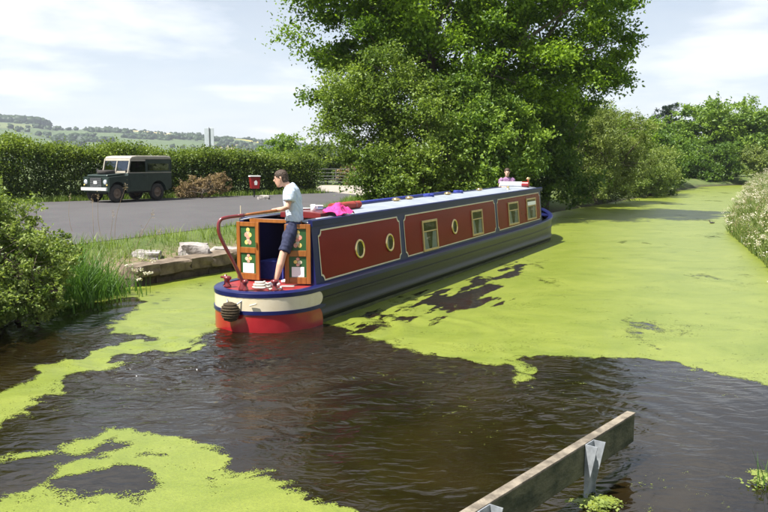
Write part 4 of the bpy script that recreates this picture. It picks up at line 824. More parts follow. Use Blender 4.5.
# things lying on the cabin roof
def roof_z(v, u): return czt(u)+.075*(1-(v/(XT+.03))**2)+.012
def on_roof(v, u, dz=0): return B2W(v, u, roof_z(v, u)+dz)
def hatch_z(v, u): return czt(u)+.10*(1-(v/.8)**2)+.03
e = empty('mug', B2W(.12, 1.12, hatch_z(.12, 1.12)), 0, 'white mug standing on the hatch beside the steersman', 'mug')
b = MB(); b.lathe([(.036,0),(.04,.005),(.042,.10),(.038,.10),(.034,.012),(.002,.01)], n=16); b.build('cup', M['white'], e, smooth=True)
b = MB(); b.tube([(.04+.028*math.sin(t), 0, .052+.03*math.cos(t)) for t in np.linspace(.1, 3.04, 9)], .006, 6); b.build('handle', M['white'], e, smooth=True)
e = empty('lunch_box', B2W(.05, 1.36, hatch_z(.05, 1.36)), R(20), 'small pale blue box on the hatch between mug and pink cloth', 'box')
b = MB(); b.box(-.09,.09,-.06,.06,0,.055); b.build('body', M['sky_tin'], e, bevel=.012); b = MB(); b.box(-.095,.095,-.065,.065,.056,.072); b.build('lid', M['white'], e, bevel=.006)
e = empty('plate', B2W(-.22, 1.45, hatch_z(-.22, 1.45)), 0, 'white plate on the hatch behind the pale blue box', 'plate')
b = MB(); b.lathe([(.06,0),(.12,.018),(.122,.022),(.06,.008),(.002,.006)], n=20); b.build('dish', M['white'], e, smooth=True)
def cloth():
    rg = np.random.default_rng(5); e = empty('pink_cloth', on_roof(.46, 1.36, 0), -BT, 'crumpled bright pink cloth dropped on the roof edge behind the hatch', 'cloth')
    xs = np.linspace(-.18, .18, 34); ys = np.linspace(-.28, .28, 44); X, Y = np.meshgrid(xs, ys)
    r = np.hypot(X/.25, Y/.32); Xw = X+.05*fbm(X*7, Y*7, 3); Yw = Y+.07*fbm(X*6+9, Y*6, 3)
    base = .075*(1-np.clip((Xw+.42)/.645, -1, 1)**2)-.075*(1-(.42/.645)**2)
    Z = base+.03+.16*np.clip(1-r, 0, 1)**.7*(.7+.8*fbm(X*5, Y*5, 3))+.05*np.abs(fbm(X*11, Y*11, 2)); Z = np.maximum(Z, base+.028)
    over = np.clip(Xw-.2, 0, 1); Z = Z-over*.8
    nx, ny = len(xs), len(ys); i = np.arange(nx-1)[None, :]+np.arange(ny-1)[:, None]*nx; Fc = np.stack([i, i+1, i+1+nx, i+nx], -1).reshape(-1, 4); keep = (r+.12*fbm(X*4, Y*4, 2) < 1.02).ravel()[Fc].all(1)
    o = link('folded_fabric', rawmesh('folded_fabric', np.stack([Xw, Yw, Z], -1).reshape(-1, 3), Fc[keep]), M['pink'], e, smooth=True); o.modifiers.new('t', 'SOLIDIFY').thickness = .008
cloth()
e = empty('rolled_mat', on_roof(.20, 2.15, 0), -BT, 'rolled maroon mat lying on the roof behind the pink cloth', 'mat')
b = MB(); b.tube([(-.05,-.5,.07),(-.05,.1,.07),(-.05,.5,.07)], [.065,.068,.065], 16); b.build('roll', pmat('mat_red', (.26,.03,.022), (.34,.05,.035), 14, .85, bump=.3), e, smooth=False)
for yy in (-.28, .3): 
    b = MB(); b.tube([(-.05,yy-.012,.07),(-.05,yy+.012,.07)], .071, 16); b.build('strap', M['maroon'], e)
e = empty('rolled_awning', on_roof(-.16, 12.75, 0), -BT, 'white rolled awning with a red end lying across the front of the roof', 'awning')
b = MB(); b.tube([(-.34,.12,.075),(.34,.05,.075)], .072, 16); b.build('roll', M['white'], e); b = MB(); b.tube([(.342,.05,.075),(.54,.03,.075)], .076, 16); b.build('red_end', M['bright_red'], e)
# ------------------------------------------------------------------ people
def remesh(name, mb, mat, parent, vox=.012, smooth=3, fold=0, fs=(9, 5)):
    me = mb.mesh(name+'_raw'); o = bpy.data.objects.new(name, me); COL.objects.link(o)
    r = o.modifiers.new('r', 'REMESH'); r.mode = 'VOXEL'; r.voxel_size = vox
    s = o.modifiers.new('s', 'SMOOTH'); s.factor = .5; s.iterations = smooth
    dg = bpy.context.evaluated_depsgraph_get(); me2 = bpy.data.meshes.new_from_object(o.evaluated_get(dg)); bpy.data.objects.remove(o)
    if fold:
        n_ = len(me2.vertices); co_ = np.empty(n_*3, np.float32); no_ = np.empty(n_*3, np.float32); me2.vertices.foreach_get('co', co_); me2.vertices.foreach_get('normal', no_); co_ = co_.reshape(-1, 3); no_ = no_.reshape(-1, 3)
        d_ = 1-np.abs(fbm(co_[:, 0]*fs[0]+co_[:, 2]*fs[0]*.6, co_[:, 1]*fs[0]+co_[:, 2]*fs[1], 3))*2.2; co_ = co_+no_*(d_*fold)[:, None]; me2.vertices.foreach_set('co', co_.ravel().astype(np.float32)); me2.update()
    me2.name = name; me2.materials.clear(); o2 = link(name, me2, mat, parent, smooth=True); return o2
M['skin'] = pmat('skin', (.52,.30,.21), (.58,.35,.26), 14, .55, spec=.3)
M['skin2'] = pmat('skin_pale', (.58,.36,.27), (.62,.40,.30), 14, .55, spec=.3)
M['hair'] = pmat('brown_hair', (.035,.02,.012), (.07,.042,.025), 80, .6, bump=.5, bscale=150)
M['shirt'] = pmat('pale_blue_shirt', (.40,.50,.66), (.60,.66,.74), 26, .85, stretch=(3,3,.25), bump=.15, bscale=14)
M['shorts'] = pmat('navy_shorts', (.014,.018,.05), (.024,.03,.075), 20, .85, bump=.2, bscale=18)
M['shoe'] = pmat('white_trainer', (.66,.66,.66), (.76,.76,.75), 20, .6)
M['top'] = pmat('purple_top', (.07,.035,.12), (.40,.22,.36), 22, .85, stretch=(1,1,4))
def hand(b, w, d, up, s=1.0, curl=.5, flip=1):
    """palm and five fingers: w wrist, d direction, up = back of the hand"""
    w, d, up = Vector(w), Vector(d).normalized(), Vector(up).normalized(); up = (up-d*up.dot(d)).normalized(); sd_ = d.cross(up)*flip
    b.tube([w-d*.02*s, w+d*.03*s, w+d*.085*s], [.024*s, .036*s, .038*s], 10, [.02*s, .018*s, .014*s], side=sd_)
    for k, L in enumerate((.062,.072,.068,.052)):
        p = w+d*.08*s+sd_*(.03-.02*k)*s; a = curl; q1 = p+(d*math.cos(a*.6)-up*math.sin(a*.6))*L*.45*s; q2 = q1+(d*math.cos(a*1.6)-up*math.sin(a*1.6))*L*.35*s; q3 = q2+(d*math.cos(a*2.6)-up*math.sin(a*2.6))*L*.3*s
        b.tube([p-d*.015, p, q1, q2, q3], [.009*s,.0095*s,.009*s,.0085*s,.007*s], 7)
    p = w+d*.025*s+sd_*.03*s; b.tube([p-sd_*.02*s, p+sd_*.015*s+d*.02*s, p+sd_*.03*s+d*.05*s-up*.01, p+sd_*.028*s+d*.075*s-up*.03*s], [.012*s,.012*s,.010*s,.008*s], 7)
def head(b, c, f, s=1.0):
    """c head centre, f facing direction"""
    c = Vector(c); f = Vector(f).normalized(); u = Vector((0,0,1)); u = (u-f*u.dot(f)).normalized(); r = f.cross(u)
    rs = []
    for h, rx, ry, ox in ((-.125,.030,.028,.045),(-.115,.045,.048,.035),(-.09,.056,.066,.022),(-.05,.066,.083,.008),(0,.074,.094,-.002),(.04,.076,.097,-.006),(.08,.066,.085,-.008),(.105,.045,.06,-.010),(.118,.015,.02,-.012)):
        rs.append([c+u*h*s+f*(ox*s+ry*s*math.cos(2*math.pi*k/16))+r*(rx*s*math.sin(2*math.pi*k/16)) for k in range(16)])
    b.rings(rs)
    n0 = c+f*.090*s; b.tube([n0+u*.025*s-f*.008*s, n0+f*.012*s, n0+f*.026*s-u*.018*s, n0+f*.008*s-u*.03*s], [.007*s,.010*s,.014*s,.010*s], 8)
    for sg in (-1, 1):
        e = c+r*.074*s*sg-f*.005*s; b.tube([e+u*.03*s, e+r*.012*s*sg+u*.01*s-f*.01*s, e-u*.03*s], [.012*s,.016*s,.010*s], 7)
        b.ball(tuple(c+f*.088*s+r*.03*s*sg+u*.022*s), .012*s, n=8, m=6)
    for dz in (-.052, -.063): b.tube([c+f*.086*s+u*dz*s-r*.024*s, c+f*.096*s+u*dz*s, c+f*.086*s+u*dz*s+r*.024*s], [.005*s,.0075*s,.005*s], 6)
    return u, r
def hair(c, f, s, parent, mat, length=.02):
    c = Vector(c); f = Vector(f).normalized(); u = Vector((0,0,1)); u = (u-f*u.dot(f)).normalized(); r = f.cross(u); b = MB(); rs = []
    for h, rx, ry, ox in ((-.06-length,.060,.045,-.055),(-.03,.072,.066,-.040),(.01,.082,.088,-.020),(.05,.084,.098,-.014),(.085,.074,.090,-.012),(.112,.05,.066,-.012),(.128,.012,.016,-.014)):
        rs.append([c+u*h*s+f*(ox*s+ry*s*math.cos(2*math.pi*k/16))+r*(rx*s*math.sin(2*math.pi*k/16)) for k in range(16)])
    b.rings(rs); return remesh('hair', b, mat, parent, .007, 1, .007, (60, 60))
man = empty('person', (-1.64, 11.75, .576), 0, 'person in pale blue T-shirt and navy shorts steering with hand on tiller', 'person')
FC = (-.98, .05, -.18)
b = MB(); H_ = (.095,.30,1.60)
head(b, H_, FC, 1.0)
b.tube([(.22,.30,1.44),(.185,.30,1.50),(.13,.30,1.55)], [.075,.058,.055], 10)
b.tube([(.29,.30,.92),(.285,.30,1.10),(.26,.30,1.30),(.235,.30,1.43)], [.15,.13,.15,.12], 12, [.10,.10,.11,.08], side=(0,1,0))
hn = (.045,.165,1.145)
b.tube([(.25,.16,1.43),(.25,.12,1.36),(.215,.05,1.18),(.13,.10,1.15),hn], [.055,.05,.043,.037,.027], 10)
hand(b, hn, (-.75,.55,-.05), (0,-.1,1), 1.0, .75, 1)
b.tube([(.24,.44,1.43),(.27,.47,1.34),(.30,.49,1.12),(.22,.47,.92)], [.055,.05,.042,.027], 10); hand(b, (.22,.47,.92), (-.45,-.1,-.9), (-.6,.5,.3), 1.0, .5, -1)
b.tube([(.28,.21,.94),(.24,.17,.78),(.135,.06,.47),(.10,.03,.33),(.03,0,.09),(.02,0,.03)], [.095,.085,.056,.057,.036,.04], 12)
b.tube([(.30,.40,.94),(.30,.41,.78),(.25,.36,.47),(.26,.38,.33),(.24,.40,.09),(.24,.40,.03)], [.095,.085,.056,.057,.036,.04], 12)
for x, y in ((.02,0),(.24,.40)): b.tube([(x+.05,y,.025),(x-.05,y-.01,.03),(x-.15,y-.03,.02)], [.035,.038,.028], 10)
remesh('body', b, M['skin'], man, .010, 3)
hair(H_, FC, 1.0, man, M['hair'], .005)
_u, _r = head(MB(), H_, FC); _f = Vector(FC).normalized()
for sg in (-1, 1):
    p = Vector(H_)+_f*.094+_r*.031*sg+_u*.022; MB().ball(tuple(p), .0085, n=8, m=6).build('eye', M['hair'], man, smooth=True)
    p2 = p+_u*.022; MB().tube([p2-_r*.018, p2+_f*.004, p2+_r*.018], .005, 6).build('eyebrow', M['hair'], man, smooth=True)
b = MB()
b.tube([(.285,.30,.965),(.29,.30,1.03),(.285,.30,1.12),(.262,.30,1.30),(.245,.30,1.41),(.222,.30,1.465),(.205,.30,1.485)], [.168,.163,.155,.172,.165,.11,.078], 16, [.122,.118,.118,.128,.11,.085,.072], side=(0,1,0))
b.tube([(.235,.19,1.43),(.255,.12,1.39),(.235,.085,1.275)], [.078,.078,.075], 12); b.tube([(.235,.41,1.43),(.27,.47,1.38),(.29,.485,1.26)], [.078,.078,.075], 12)
remesh('t_shirt', b, M['shirt'], man, .011, 2, .020)
b = MB(); b.tube([(.29,.30,.82),(.29,.30,.90),(.288,.30,1.0)], [.15,.172,.158], 14, [.12,.125,.112], side=(0,1,0))
b.tube([(.28,.22,.92),(.24,.17,.78),(.175,.10,.58),(.155,.08,.52)], [.105,.104,.085,.083], 12); b.tube([(.30,.39,.92),(.30,.41,.78),(.265,.375,.58),(.26,.37,.52)], [.105,.104,.085,.083], 12)
remesh('shorts', b, M['shorts'], man, .011, 2, .012)
for x, y in ((.02,0),(.24,.40)):
    b = MB(); b.tube([(x+.075,y+.004,.03),(x+.05,y,.04),(x-.04,y-.01,.042),(x-.13,y-.028,.03),(x-.175,y-.036,.025)], [.03,.046,.05,.042,.022], 12, [.028,.04,.042,.030,.02], side=(0,1,0)); b.tube([(x+.015,y,.03),(x+.02,y,.10)], [.048,.046], 10)
    remesh('shoe', b, M['shoe'], man, .009, 2)
wp = B2W(-.58, 13.75, .56)
wom = empty('person', wp, 0, 'person in purple patterned top standing in the bow, seen over the roof', 'person')
b = MB(); FW = (-.15,-.97,-.1); HW = (0,-.03,1.52)
head(b, HW, FW, .95); b.tube([(0,.02,1.30),(0,.01,1.38),(0,-.01,1.45)], [.06,.048,.05], 10)
b.tube([(0,.02,.82),(0,.02,1.0),(0,.02,1.2),(0,.02,1.33)], [.155,.12,.145,.11], 12, [.11,.095,.11,.075], side=(1,0,0))
for sg in (-1, 1):
    b.tube([(.15*sg,.02,1.32),(.19*sg,.0,1.25),(.23*sg,-.06,1.06),(.12*sg,-.22,1.08)], [.048,.043,.037,.026], 10); hand(b, (.12*sg,-.22,1.08), (-.6*sg,-.7,.05), (0,0,1), .9, .6, sg)
    b.tube([(.08*sg,.02,.85),(.085*sg,.01,.7),(.09*sg,0,.43),(.09*sg,.02,.28),(.09*sg,.02,.06)], [.09,.08,.052,.052,.035], 12); b.tube([(.09*sg,.06,.03),(.09*sg,-.04,.03),(.1*sg,-.14,.02)], [.033,.036,.026], 10)
remesh('body', b, M['skin2'], wom, .011, 3); hair(HW, FW, .98, wom, M['hair'], .05)
b = MB(); b.tube([(0,.02,.80),(0,.02,.98),(0,.02,1.2),(0,.02,1.31),(0,.02,1.365)], [.175,.145,.162,.15,.075], 14, [.13,.115,.125,.095,.07], side=(1,0,0))
for sg in (-1, 1): b.tube([(.13*sg,.02,1.31),(.185*sg,.0,1.27),(.205*sg,-.02,1.17)], [.066,.066,.062], 10)
remesh('top', b, M['top'], wom, .012, 2, .012)
b = MB(); b.tube([(0,.02,.74),(0,.02,.86)], [.165,.155], 12, [.12,.115], side=(1,0,0))
for sg in (-1, 1): b.tube([(.08*sg,.02,.85),(.087*sg,.01,.6),(.09*sg,.02,.12)], [.10,.085,.065], 12)
remesh('trousers', b, M['shorts'], wom, .012, 2)
# ------------------------------------------------------------------ parked off-road car (local +y = forward)
M['car'] = pmat('dark_green_paint', (.014,.026,.022), (.022,.038,.032), 4, .38, coat=.3)
M['car_white'] = pmat('cream_roof_paint', (.34,.31,.25), (.40,.37,.31), 4, .45)
M['chrome'] = pmat('pale_bumper', (.62,.62,.60), (.72,.72,.70), 8, .4, metal=.2)
M['black'] = pmat('black_trim', (.012,.012,.013), (.02,.02,.02), 10, .6)
M['carglass'] = glass('car_glass', (.22,.25,.25)); M['lamp'] = pmat('headlamp_glass', (.62,.68,.75), (.75,.8,.86), 12, .12, metal=.4)
car = empty('parked_car', (-11.15, 35.0, PARK_Z+.012), R(149), 'dark green boxy off-road car with cream roof parked by the hedge', 'car')
def arch(cy, r, n=9, z0=.42): return [(cy-r*1.0, z0)]+[(cy-r*math.cos(a), .40+r*math.sin(a)*1.02) for a in np.linspace(.25, math.pi-.25, n)]+[(cy+r*1.0, z0)]
FA, RA = 1.24, -.99
low = [(-1.78,.52),(-1.78,.62)]; prof = [(-1.78,.55)]+arch(RA, .46)+[(RA+.6,.44),(FA-.62,.44)]+arch(FA, .46)+[(1.70,.50),(1.70,1.06),(.70,1.12),(.66,1.22),(-1.78,1.22)]
b = MB(); b.prism(prof, -.80, .80, 'x'); b.build('body', M['car'], car, bevel=.02)
b = MB(); b.box(-.805,.805,-1.785,.66,1.215,1.245); b.build('waist_rail', M['car_white'], car)
b = MB(); b.prism([(.72,1.125),(1.62,1.07),(1.66,1.10),(1.62,1.16),(.72,1.225)], -.62, .62, 'x'); b.build('bonnet', M['car'], car, bevel=.03)
b = MB(); b.box(-.36,.36,1.703,1.72,.62,1.04); gr = b.build('grille', M['black'], car)
for k in range(7):
    b = MB(); b.box(-.34,.34,1.722,1.73,.66+k*.055,.67+k*.055); b.build('grille_bar', M['steel'], gr)
b = MB(); b.box(-.10,.10,1.735,1.75,.78,.90); b.build('number_plate', M['white'], car)
for sg in (-1, 1):
    b = MB(); b.box(sg*.60-.16,sg*.60+.16,1.702,1.722,.70,1.02); b.build('headlamp_panel', M['car'], car, bevel=.01)
    b = MB(); b.lathe([(.10,1.722),(.10,1.75),(.085,1.765),(.04,1.775),(.003,1.778)], (sg*.60, 0, .86), 'y', 16); b.build('headlight', M['lamp'], car, smooth=True)
    b = MB(); b.lathe([(.035,1.722),(.035,1.74),(.02,1.755),(.002,1.757)], (sg*.70, 0, .73), 'y', 10); b.build('indicator', M['brass_paint'], car, smooth=True)
b = MB(); b.box(-.78,.78,1.78,1.86,.50,.63); b.box(-.45,-.38,1.66,1.78,.52,.60); b.box(.38,.45,1.66,1.78,.52,.60); b.build('bumper', M['chrome'], car, bevel=.012)
b = MB(); b.box(-.5,.5,-1.6,1.6,.36,.52); b.build('chassis', M['black'], car)
# cab: frame posts, roof, glass
b = MB(); b.prism([(-1.80,1.80),(.50,1.80),(.56,1.83),(.46,1.92),(.2,1.955),(-1.5,1.955),(-1.76,1.92)], -.80, .80, 'x'); b.build('roof', M['car_white'], car, bevel=.05)
for sg in (-1, 1):
    x = .775*sg
    b = MB(); b.obox((x, .60, 1.52), (.025,0,0), (0,.03,0), (0,-.075,.30)); b.build('windscreen_post', M['car_white'], car)
    b = MB(); b.box(min(x,x-.03*sg), max(x,x-.03*sg), -.42,-.30, 1.246, 1.80); b.build('door_post', M['car'], car)
    b = MB(); b.box(min(x,x-.03*sg), max(x,x-.03*sg), -1.78,-1.66, 1.246, 1.80); b.build('corner_post', M['car'], car)
    b = MB(); b.box(min(x,x-.03*sg), max(x,x-.03*sg), -1.66,-.42, 1.62, 1.80); b.box(min(x,x-.03*sg), max(x,x-.03*sg), -1.66,-.42, 1.246, 1.31); b.build('side_panel', M['car'], car)
    b = MB(); b.box(min(x,x-.03*sg), max(x,x-.03*sg), -.30,.50, 1.72, 1.80); b.build('door_top', M['car_white'], car)
    for y0, y1, z0, z1 in ((-.30,.56,1.25,1.72),(-1.66,-.42,1.31,1.62)):
        b = MB(); b.box(x-.004-.012*sg, x+.004-.012*sg, y0, y1, z0, z1); b.build('side_window', M['carglass'], car)
    b = MB(); b.box(min(.80*sg,.812*sg), max(.80*sg,.812*sg), -.36,.60,.52,1.20); d_ = b.build('door', M['car'], car, bevel=.006); b = MB(); b.box(min(.813*sg,.84*sg), max(.813*sg,.84*sg), -.28,-.16,1.08,1.11); b.build('handle', M['black'], d_)
    b = MB(); b.tube([(.80*sg,.9,1.12),(.88*sg,.88,1.28)], .012, 6); b.ball((.90*sg,.87,1.32), .07, .025, .08, 10, 8); b.build('mirror', M['black'], car)
    for ay in (FA, RA):
        w = empty('wheel', (.66*sg, ay, .375)); w.parent = car
        b = MB(); b.lathe([(.22,-.10),(.34,-.10),(.375,-.07),(.378,0),(.375,.07),(.34,.10),(.22,.10),(.22,-.10)], axis='x', n=24, caps=False); b.build('tyre', M['tyre'], w, smooth=True)
        b = MB(); b.lathe([(.225,-.08),(.225,.06),(.19,.075),(.16,.04),(.08,.05),(.07,.09),(.002,.10)] if sg > 0 else [(.225,.08),(.225,-.06),(.19,-.075),(.16,-.04),(.08,-.05),(.07,-.09),(.002,-.10)], axis='x', n=20); b.build('rim', M['rim'], w, smooth=True)
b = MB(); b.box(-.80,.80,-1.80,-1.77,1.246,1.80); b.build('rear_panel', M['car'], car)
b = MB(); b.obox((0,.60,1.29), (.775,0,0), (0,.03,0), (0,-.01,.05)); b.obox((0,.52,1.78), (.775,0,0), (0,.03,0), (0,-.01,.04)); b.obox((0,.58,1.53), (.025,0,0), (0,.03,0), (0,-.06,.22)); b.build('windscreen_frame', M['car_white'], car)
for sg in (-1, 1):
    b = MB(); b.obox((.385*sg,.585,1.535), (.36,0,0), (0,.004,0), (0,-.055,.205)); b.build('windscreen', M['carglass2'] if 'carglass2' in M else glass('windscreen_glass', (.5,.55,.6)), car)
b = MB(); b.box(-.7,.7,-.1,.1,.9,1.45); b.build('seat', M['black'], car)
b = MB(); b.lathe([(.20,0),(.345,.0),(.37,.04),(.37,.12),(.34,.16),(.20,.16),(.20,0)], (0, 1.16, 1.185), 'z', 24, caps=False); sp = b.build('spare_wheel', M['tyre'], car, smooth=True)
b = MB(); b.lathe([(.215,.03),(.215,.13),(.10,.11),(.003,.12)], (0, 1.16, 1.185), 'z', 20); b.build('rim', M['rim'], sp, smooth=True)
# ------------------------------------------------------------------ quay stones, boulders, plank, street furniture
M['coping'] = pmat('coping_stone', (.085,.062,.04), (.20,.155,.11), 3.5, .9, bump=.8, bscale=9, bdist=.04)
M['quay'] = pmat('shaded_quay_stone', (.035,.028,.02), (.085,.065,.045), 4, .95, bump=.8, bscale=10, bdist=.04)  # darker copy of the coping colour, shade of the front face painted in
M['boulder'] = pmat('limestone', (.17,.15,.14), (.40,.37,.345), 2.6, .9, bump=.9, bscale=6, bdist=.06, pos=(.3,.62))
def rock(name, mat, sx, sy, sz, seed, parent=None, sub=3, rough=.22, flat=.6):
    import bmesh
    rg = np.random.default_rng(seed); bm = bmesh.new(); bmesh.ops.create_cube(bm, size=2); bmesh.ops.subdivide_edges(bm, edges=bm.edges[:], cuts=sub, use_grid_fill=True)
    ph = rg.random(3)*40
    for v in bm.verts:
        c = v.co.copy(); q = c.normalized(); c = c*flat+q*(1-flat)*1.25; d = rough*float(fbm(np.array(c.x*1.3+ph[0]+c.z), np.array(c.y*1.3+ph[1]-c.z*.7), 4)); d += .25*rough*float(fbm(np.array(c.x*4+ph[2]), np.array(c.y*4+c.z*4), 3)); c = c*(1+d)
        v.co = (c.x*sx, c.y*sy, c.z*sz)
    me = bpy.data.meshes.new(name); bm.to_mesh(me); bm.free(); o = link(name, me, mat, parent); auto_smooth(o, 32); return o
qA, qB = np.array((-4.75,15.50)), np.array((1.0,24.9)); qd = (qB-qA)/np.linalg.norm(qB-qA); qn = np.array((-qd[1], qd[0])); qrz = math.atan2(qd[1], qd[0])
quay = empty('quay_wall', (*qA, 0), 0, 'low weathered stone quay edging the canal bank beside the stern', 'wall')
t = -.15; k = 0; rgq = random.Random(4)
while t < 10.6:
    L = rgq.uniform(.45, 1.0); c = qA+qd*(t+L/2)
    o = rock('coping_stone', M['coping'], L/2*1.06, .29, .115, 300+k, quay, 4, .26, .8); o.location = (c[0]-qA[0]+qn[0]*(.20+rgq.uniform(-.02,.02)), c[1]-qA[1]+qn[1]*.20, .285+rgq.uniform(-.012,.012)); o.rotation_euler = (rgq.uniform(-.03,.03), rgq.uniform(-.02,.02), qrz+rgq.uniform(-.03,.03))
    o = rock('wall_stone', M['quay'], L/2*1.06, .27, .20, 400+k, quay, 4, .25, .8); o.location = (c[0]-qA[0]+qn[0]*.27, c[1]-qA[1]+qn[1]*.27, .03); o.rotation_euler = (0, 0, qrz+rgq.uniform(-.03,.03))
    t += L+.005; k += 1
for (px, py, sx, sy, sz, sd_, rz, lb) in ((147,246,.27,.20,.075,71,.1,'small flat pale boulder on the grass nearest the reeds'), (193,243,.29,.22,.19,72,.15,'large blocky pale boulder on the grassy verge'), (227,239,.36,.2,.07,73,.2,'low flat pale boulder on the verge behind the wooden doors')):
    x, y = G(px, py, .62); o = rock('boulder', M['boulder'], sx, sy, sz, sd_, None, 4, .34, .7); o.location = (x, y, float(ground_z(np.array([x]), np.array([y]))[0])+sz*.4); o.rotation_euler = (.05, .06, rz); tag(o, lb, 'boulder', 'boulders on the verge')
# timber fender beam on steel channels, lower right
pe = np.array((2.02,6.34)); pl = np.array((-.62,3.12)); pd = (pe-pl)/np.linalg.norm(pe-pl); pn = np.array((pd[1], -pd[0]))
M['timber'] = pmat('wet_timber', (.03,.038,.014), (.11,.11,.055), 4, .85, bump=.7, bscale=18, stretch=(1,1,2), detail=9, pos=(.38,.62)); M['timber_top'] = pmat('weathered_timber', (.11,.092,.068), (.24,.205,.155), 9, .9, bump=.7, bscale=30, detail=9, pos=(.38,.60))
beam = empty('timber_beam', (*pe, 0), 0, 'long timber beam on edge held above water by steel brackets', 'beam')
c = (pe+pl)/2-pe; L = np.linalg.norm(pe-pl)/2
b = MB(); b.obox((c[0], c[1], .275), (pd[0]*L, pd[1]*L, 0), (pn[0]*.033, pn[1]*.033, 0), (0, 0, .115)); b.build('plank', M['timber'], beam, bevel=.010)
b = MB(); b.obox((c[0], c[1], .398), (pd[0]*(L+.004), pd[1]*(L+.004), 0), (pn[0]*.036, pn[1]*.036, 0), (0, 0, .0085)); b.build('capping_board', M['timber_top'], beam, bevel=.003)
for tt in (.86, 2.30, 3.6):
    q = pe-pd*tt-pe+pn*.0372; ch = empty('steel_bracket', (q[0], q[1], 0)); ch.parent = beam
    def cb(b, d0, d1, n0, n1, z0, z1): b.obox(((pd*(d0+d1)/2+pn*(n0+n1)/2)[0], (pd*(d0+d1)/2+pn*(n0+n1)/2)[1], (z0+z1)/2), (pd[0]*(d1-d0)/2, pd[1]*(d1-d0)/2, 0), (pn[0]*(n1-n0)/2, pn[1]*(n1-n0)/2, 0), (0, 0, (z1-z0)/2))
    b = MB(); cb(b, -.07, .07, 0, .007, -.7, .40); b.build('web', M['steel'], ch)
    for d0 in (-.07, .063):
        b = MB(); P = [(0,-.7),(.085,-.7),(.02,.05),(.085,.40),(0,.40)]; P = [(.007,-.7),(.03,-.7),(.03,.08),(.095,.40),(.007,.40)]
        V = [(*(pd*dd+pn*a), z) for dd in (d0, d0+.007) for a, z in P]; n_ = len(P); b.add(V, [tuple(range(n_)), tuple(range(2*n_-1, n_-1, -1))]+[(i, (i+1) % n_, (i+1) % n_+n_, i+n_) for i in range(n_)]); b.build('flange', M['steel'], ch)
    for z in (.22, .33):
        b = MB(); p = pn*.012; b.tube([(p[0], p[1], z), (p[0]+pn[0]*.014, p[1]+pn[1]*.014, z)], .014, 6); b.build('bolt', M['steel'], ch)
# red bin
x, y = G(255, 197.5, PARK_Z); bn = empty('litter_bin', (x, y, PARK_Z), R(20), 'red bin with white lid edge and emblem standing before the hedge', 'bin')
b = MB(); b.prism([(-.20,.42),(.20,.42),(.25,.98),(-.25,.98)], -.17, .17, 'y'); b.build('body', M['bright_red'], bn, bevel=.02); b = MB(); b.prism([(-.27,.99),(.27,.99),(.25,1.04),(-.25,1.05)], -.2, .19, 'y'); b.build('lid', M['white'], bn, bevel=.01)
b = MB(); b.add([(-.04,-.1735,.60),(.08,-.1735,.60),(.10,-.1735,.74),(.04,-.1735,.84),(-.06,-.1735,.76)], [(0,1,2,3,4)]); b.build('emblem', M['white'], bn, recalc=False)
b = MB(); b.tube([(0,.2,-.2),(0,.2,1.0)], .035, 8); b.build('post', M['black'], bn)
x, y = G(264, 199.5, PARK_Z); o = rock('grey_stone', M['boulder'], .25, .16, .11, 77, None, 3, .3, .7); o.location = (x, y, PARK_Z+.08); tag(o, 'small grey stone on the ground below the red bin', 'stone')
# sign seen from behind over the hedge
sg_ = empty('road_sign', (-12.0, 55.5, PARK_Z), R(-6), 'tall pale grey twin sign panel standing up above the hedge', 'sign')
for xx in (-.17, .17):
    b = MB(); b.box(xx-.165, xx+.165, -.02, .02, 2.1, 3.95); p = b.build('panel', pmat('sign_back', (.36,.40,.44), (.44,.48,.52), 3, .5), sg_, bevel=.01)
b = MB(); b.tube([(.02,-.06,-.3),(.02,-.06,4.0)], .03, 8); b.build('post', pmat('grey_post', (.16,.17,.18), (.2,.21,.22), 8, .6), sg_)
# field gate at the end of the track
gt = empty('field_gate', (-3.4, 56.8, PARK_Z), R(4), 'grey metal field gate beyond the end of the hedge', 'gate')
for k, z in enumerate((.25,.45,.65,.88,1.15)):
    b = MB(); b.tube([(-1.5,0,z),(1.5,0,z)], .022, 6); b.build('bar', M['dull'], gt)
for xx in (-1.5, 0, 1.5):
    b = MB(); b.tube([(xx,0,.2),(xx,0,1.18)], .022, 6); b.build('upright', M['dull'], gt)
for xx in (-1.68, 1.68):
    b = MB(); b.box(xx-.08,xx+.08,-.08,.08,-.3,1.35); b.build('gate_post', M['timber_top'], gt, bevel=.01)
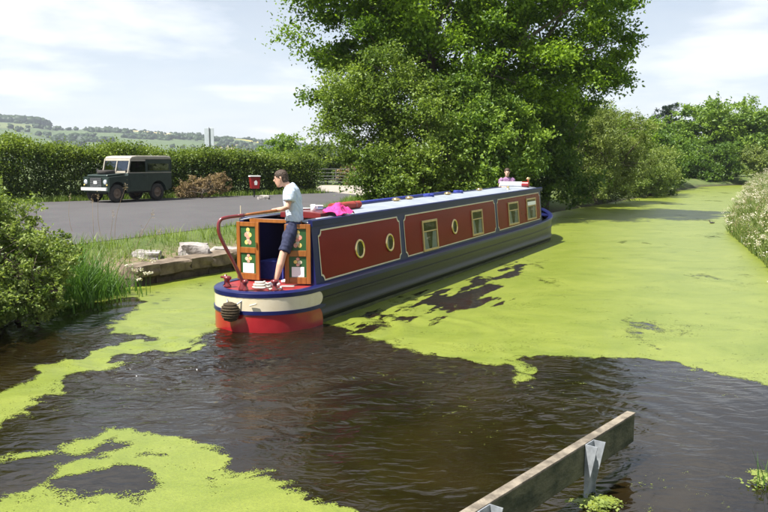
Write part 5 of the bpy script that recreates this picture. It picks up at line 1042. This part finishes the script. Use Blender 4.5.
# cottage gable far beyond the hedge
hs = empty('cottage', (-29.5, 262, .6), R(15), 'far cottage with pale walls half hidden by trees above the hedge', 'house')
b = MB(); b.box(-2.6,2.6,-3.5,3.5,-.5,3.0); b.build('wall', pmat('render_wall', (.42,.33,.30), (.5,.4,.36), 1, .9), hs); b = MB(); b.prism([(-2.9,2.9),(2.9,2.9),(0,5.2)], -3.7, 3.7, 'y'); b.build('roof', pmat('slate_roof', (.16,.14,.15), (.22,.19,.2), 2, .8), hs)
b = MB(); b.box(-.4,.4,2.3,3.1,4.6,6.0); b.build('chimney', M['boulder'], hs)
for xx in (-1.3, 1.3):
    b = MB(); b.box(xx-.45,xx+.45,-3.53,-3.5,1.0,2.2); w_ = b.build('window', M['black'], hs); b = MB(); b.box(xx-.55,xx+.55,-3.58,-3.5,.9,1.0); b.build('sill', M['white'], w_)
for i, (x, y, w, h) in enumerate(((-33.5,250,3.4,5.0),(-25.5,255,3.2,4.2))):
    tree('garden_tree', (x, y, .6), [(x, y, .6+h*.6, w, w, h*.42)], 60, 90, .9, .55, M['far_leaf'], ['green garden tree left of the far cottage', 'green garden tree right of the far cottage'][i], trunk_r=.2, fork=h*.3, nlimb=8, seed=140+i, shell=.3)
# water birds
def bird(x, y, rz, lb):
    e = empty('moorhen', (x, y, 0), rz, lb, 'bird'); e.scale = (.62, .62, .62); mt = pmat('bird_feathers', (.015,.015,.017), (.035,.03,.028), 20, .7)
    b = MB(); b.tube([(0,-.17,.07),(0,-.12,.06),(0,-.02,.05),(0,.08,.055),(0,.13,.08)], [.012,.045,.075,.065,.03], 10, [.01,.035,.055,.055,.03], side=(1,0,0)); b.tube([(0,.09,.06),(0,.13,.12),(0,.15,.17)], [.04,.026,.022], 8); b.ball((0,.165,.185), .03, .036, .03, 10, 8); remesh('body', b, mt, e, .01, 2)
    b = MB(); b.tube([(0,.195,.182),(0,.235,.172)], [.011,.003], 6); b.build('beak', M['bright_red'], e)
x, y = G(712, 223.5); bird(x, y, R(70), 'small dark moorhen swimming in the tree shadow near the flowery bank'); x, y = G(573, 207.5); bird(x, y, R(-40), 'small dark moorhen by the overhanging branches beyond the bow')
# ------------------------------------------------------------------ haze
def haze():
    m = bpy.data.materials.new('haze_air'); m.use_nodes = True; n = m.node_tree; n.nodes.clear(); out = N(n, 'ShaderNodeOutputMaterial')
    v = N(n, 'ShaderNodeVolumePrincipled', _Density=.00019); v.inputs['Color'].default_value = (.80,.88,1,1); v.inputs['Anisotropy'].default_value = .1
    n.links.new(v.outputs[0], out.inputs['Volume'])
    b = MB(); b.box(-2600, 3600, -60, 3200, -12, 240); o = b.build('haze', m); tag(o, 'thin pale summer haze over the fields', 'haze', kind='stuff'); o.display_type = 'WIRE'
haze()
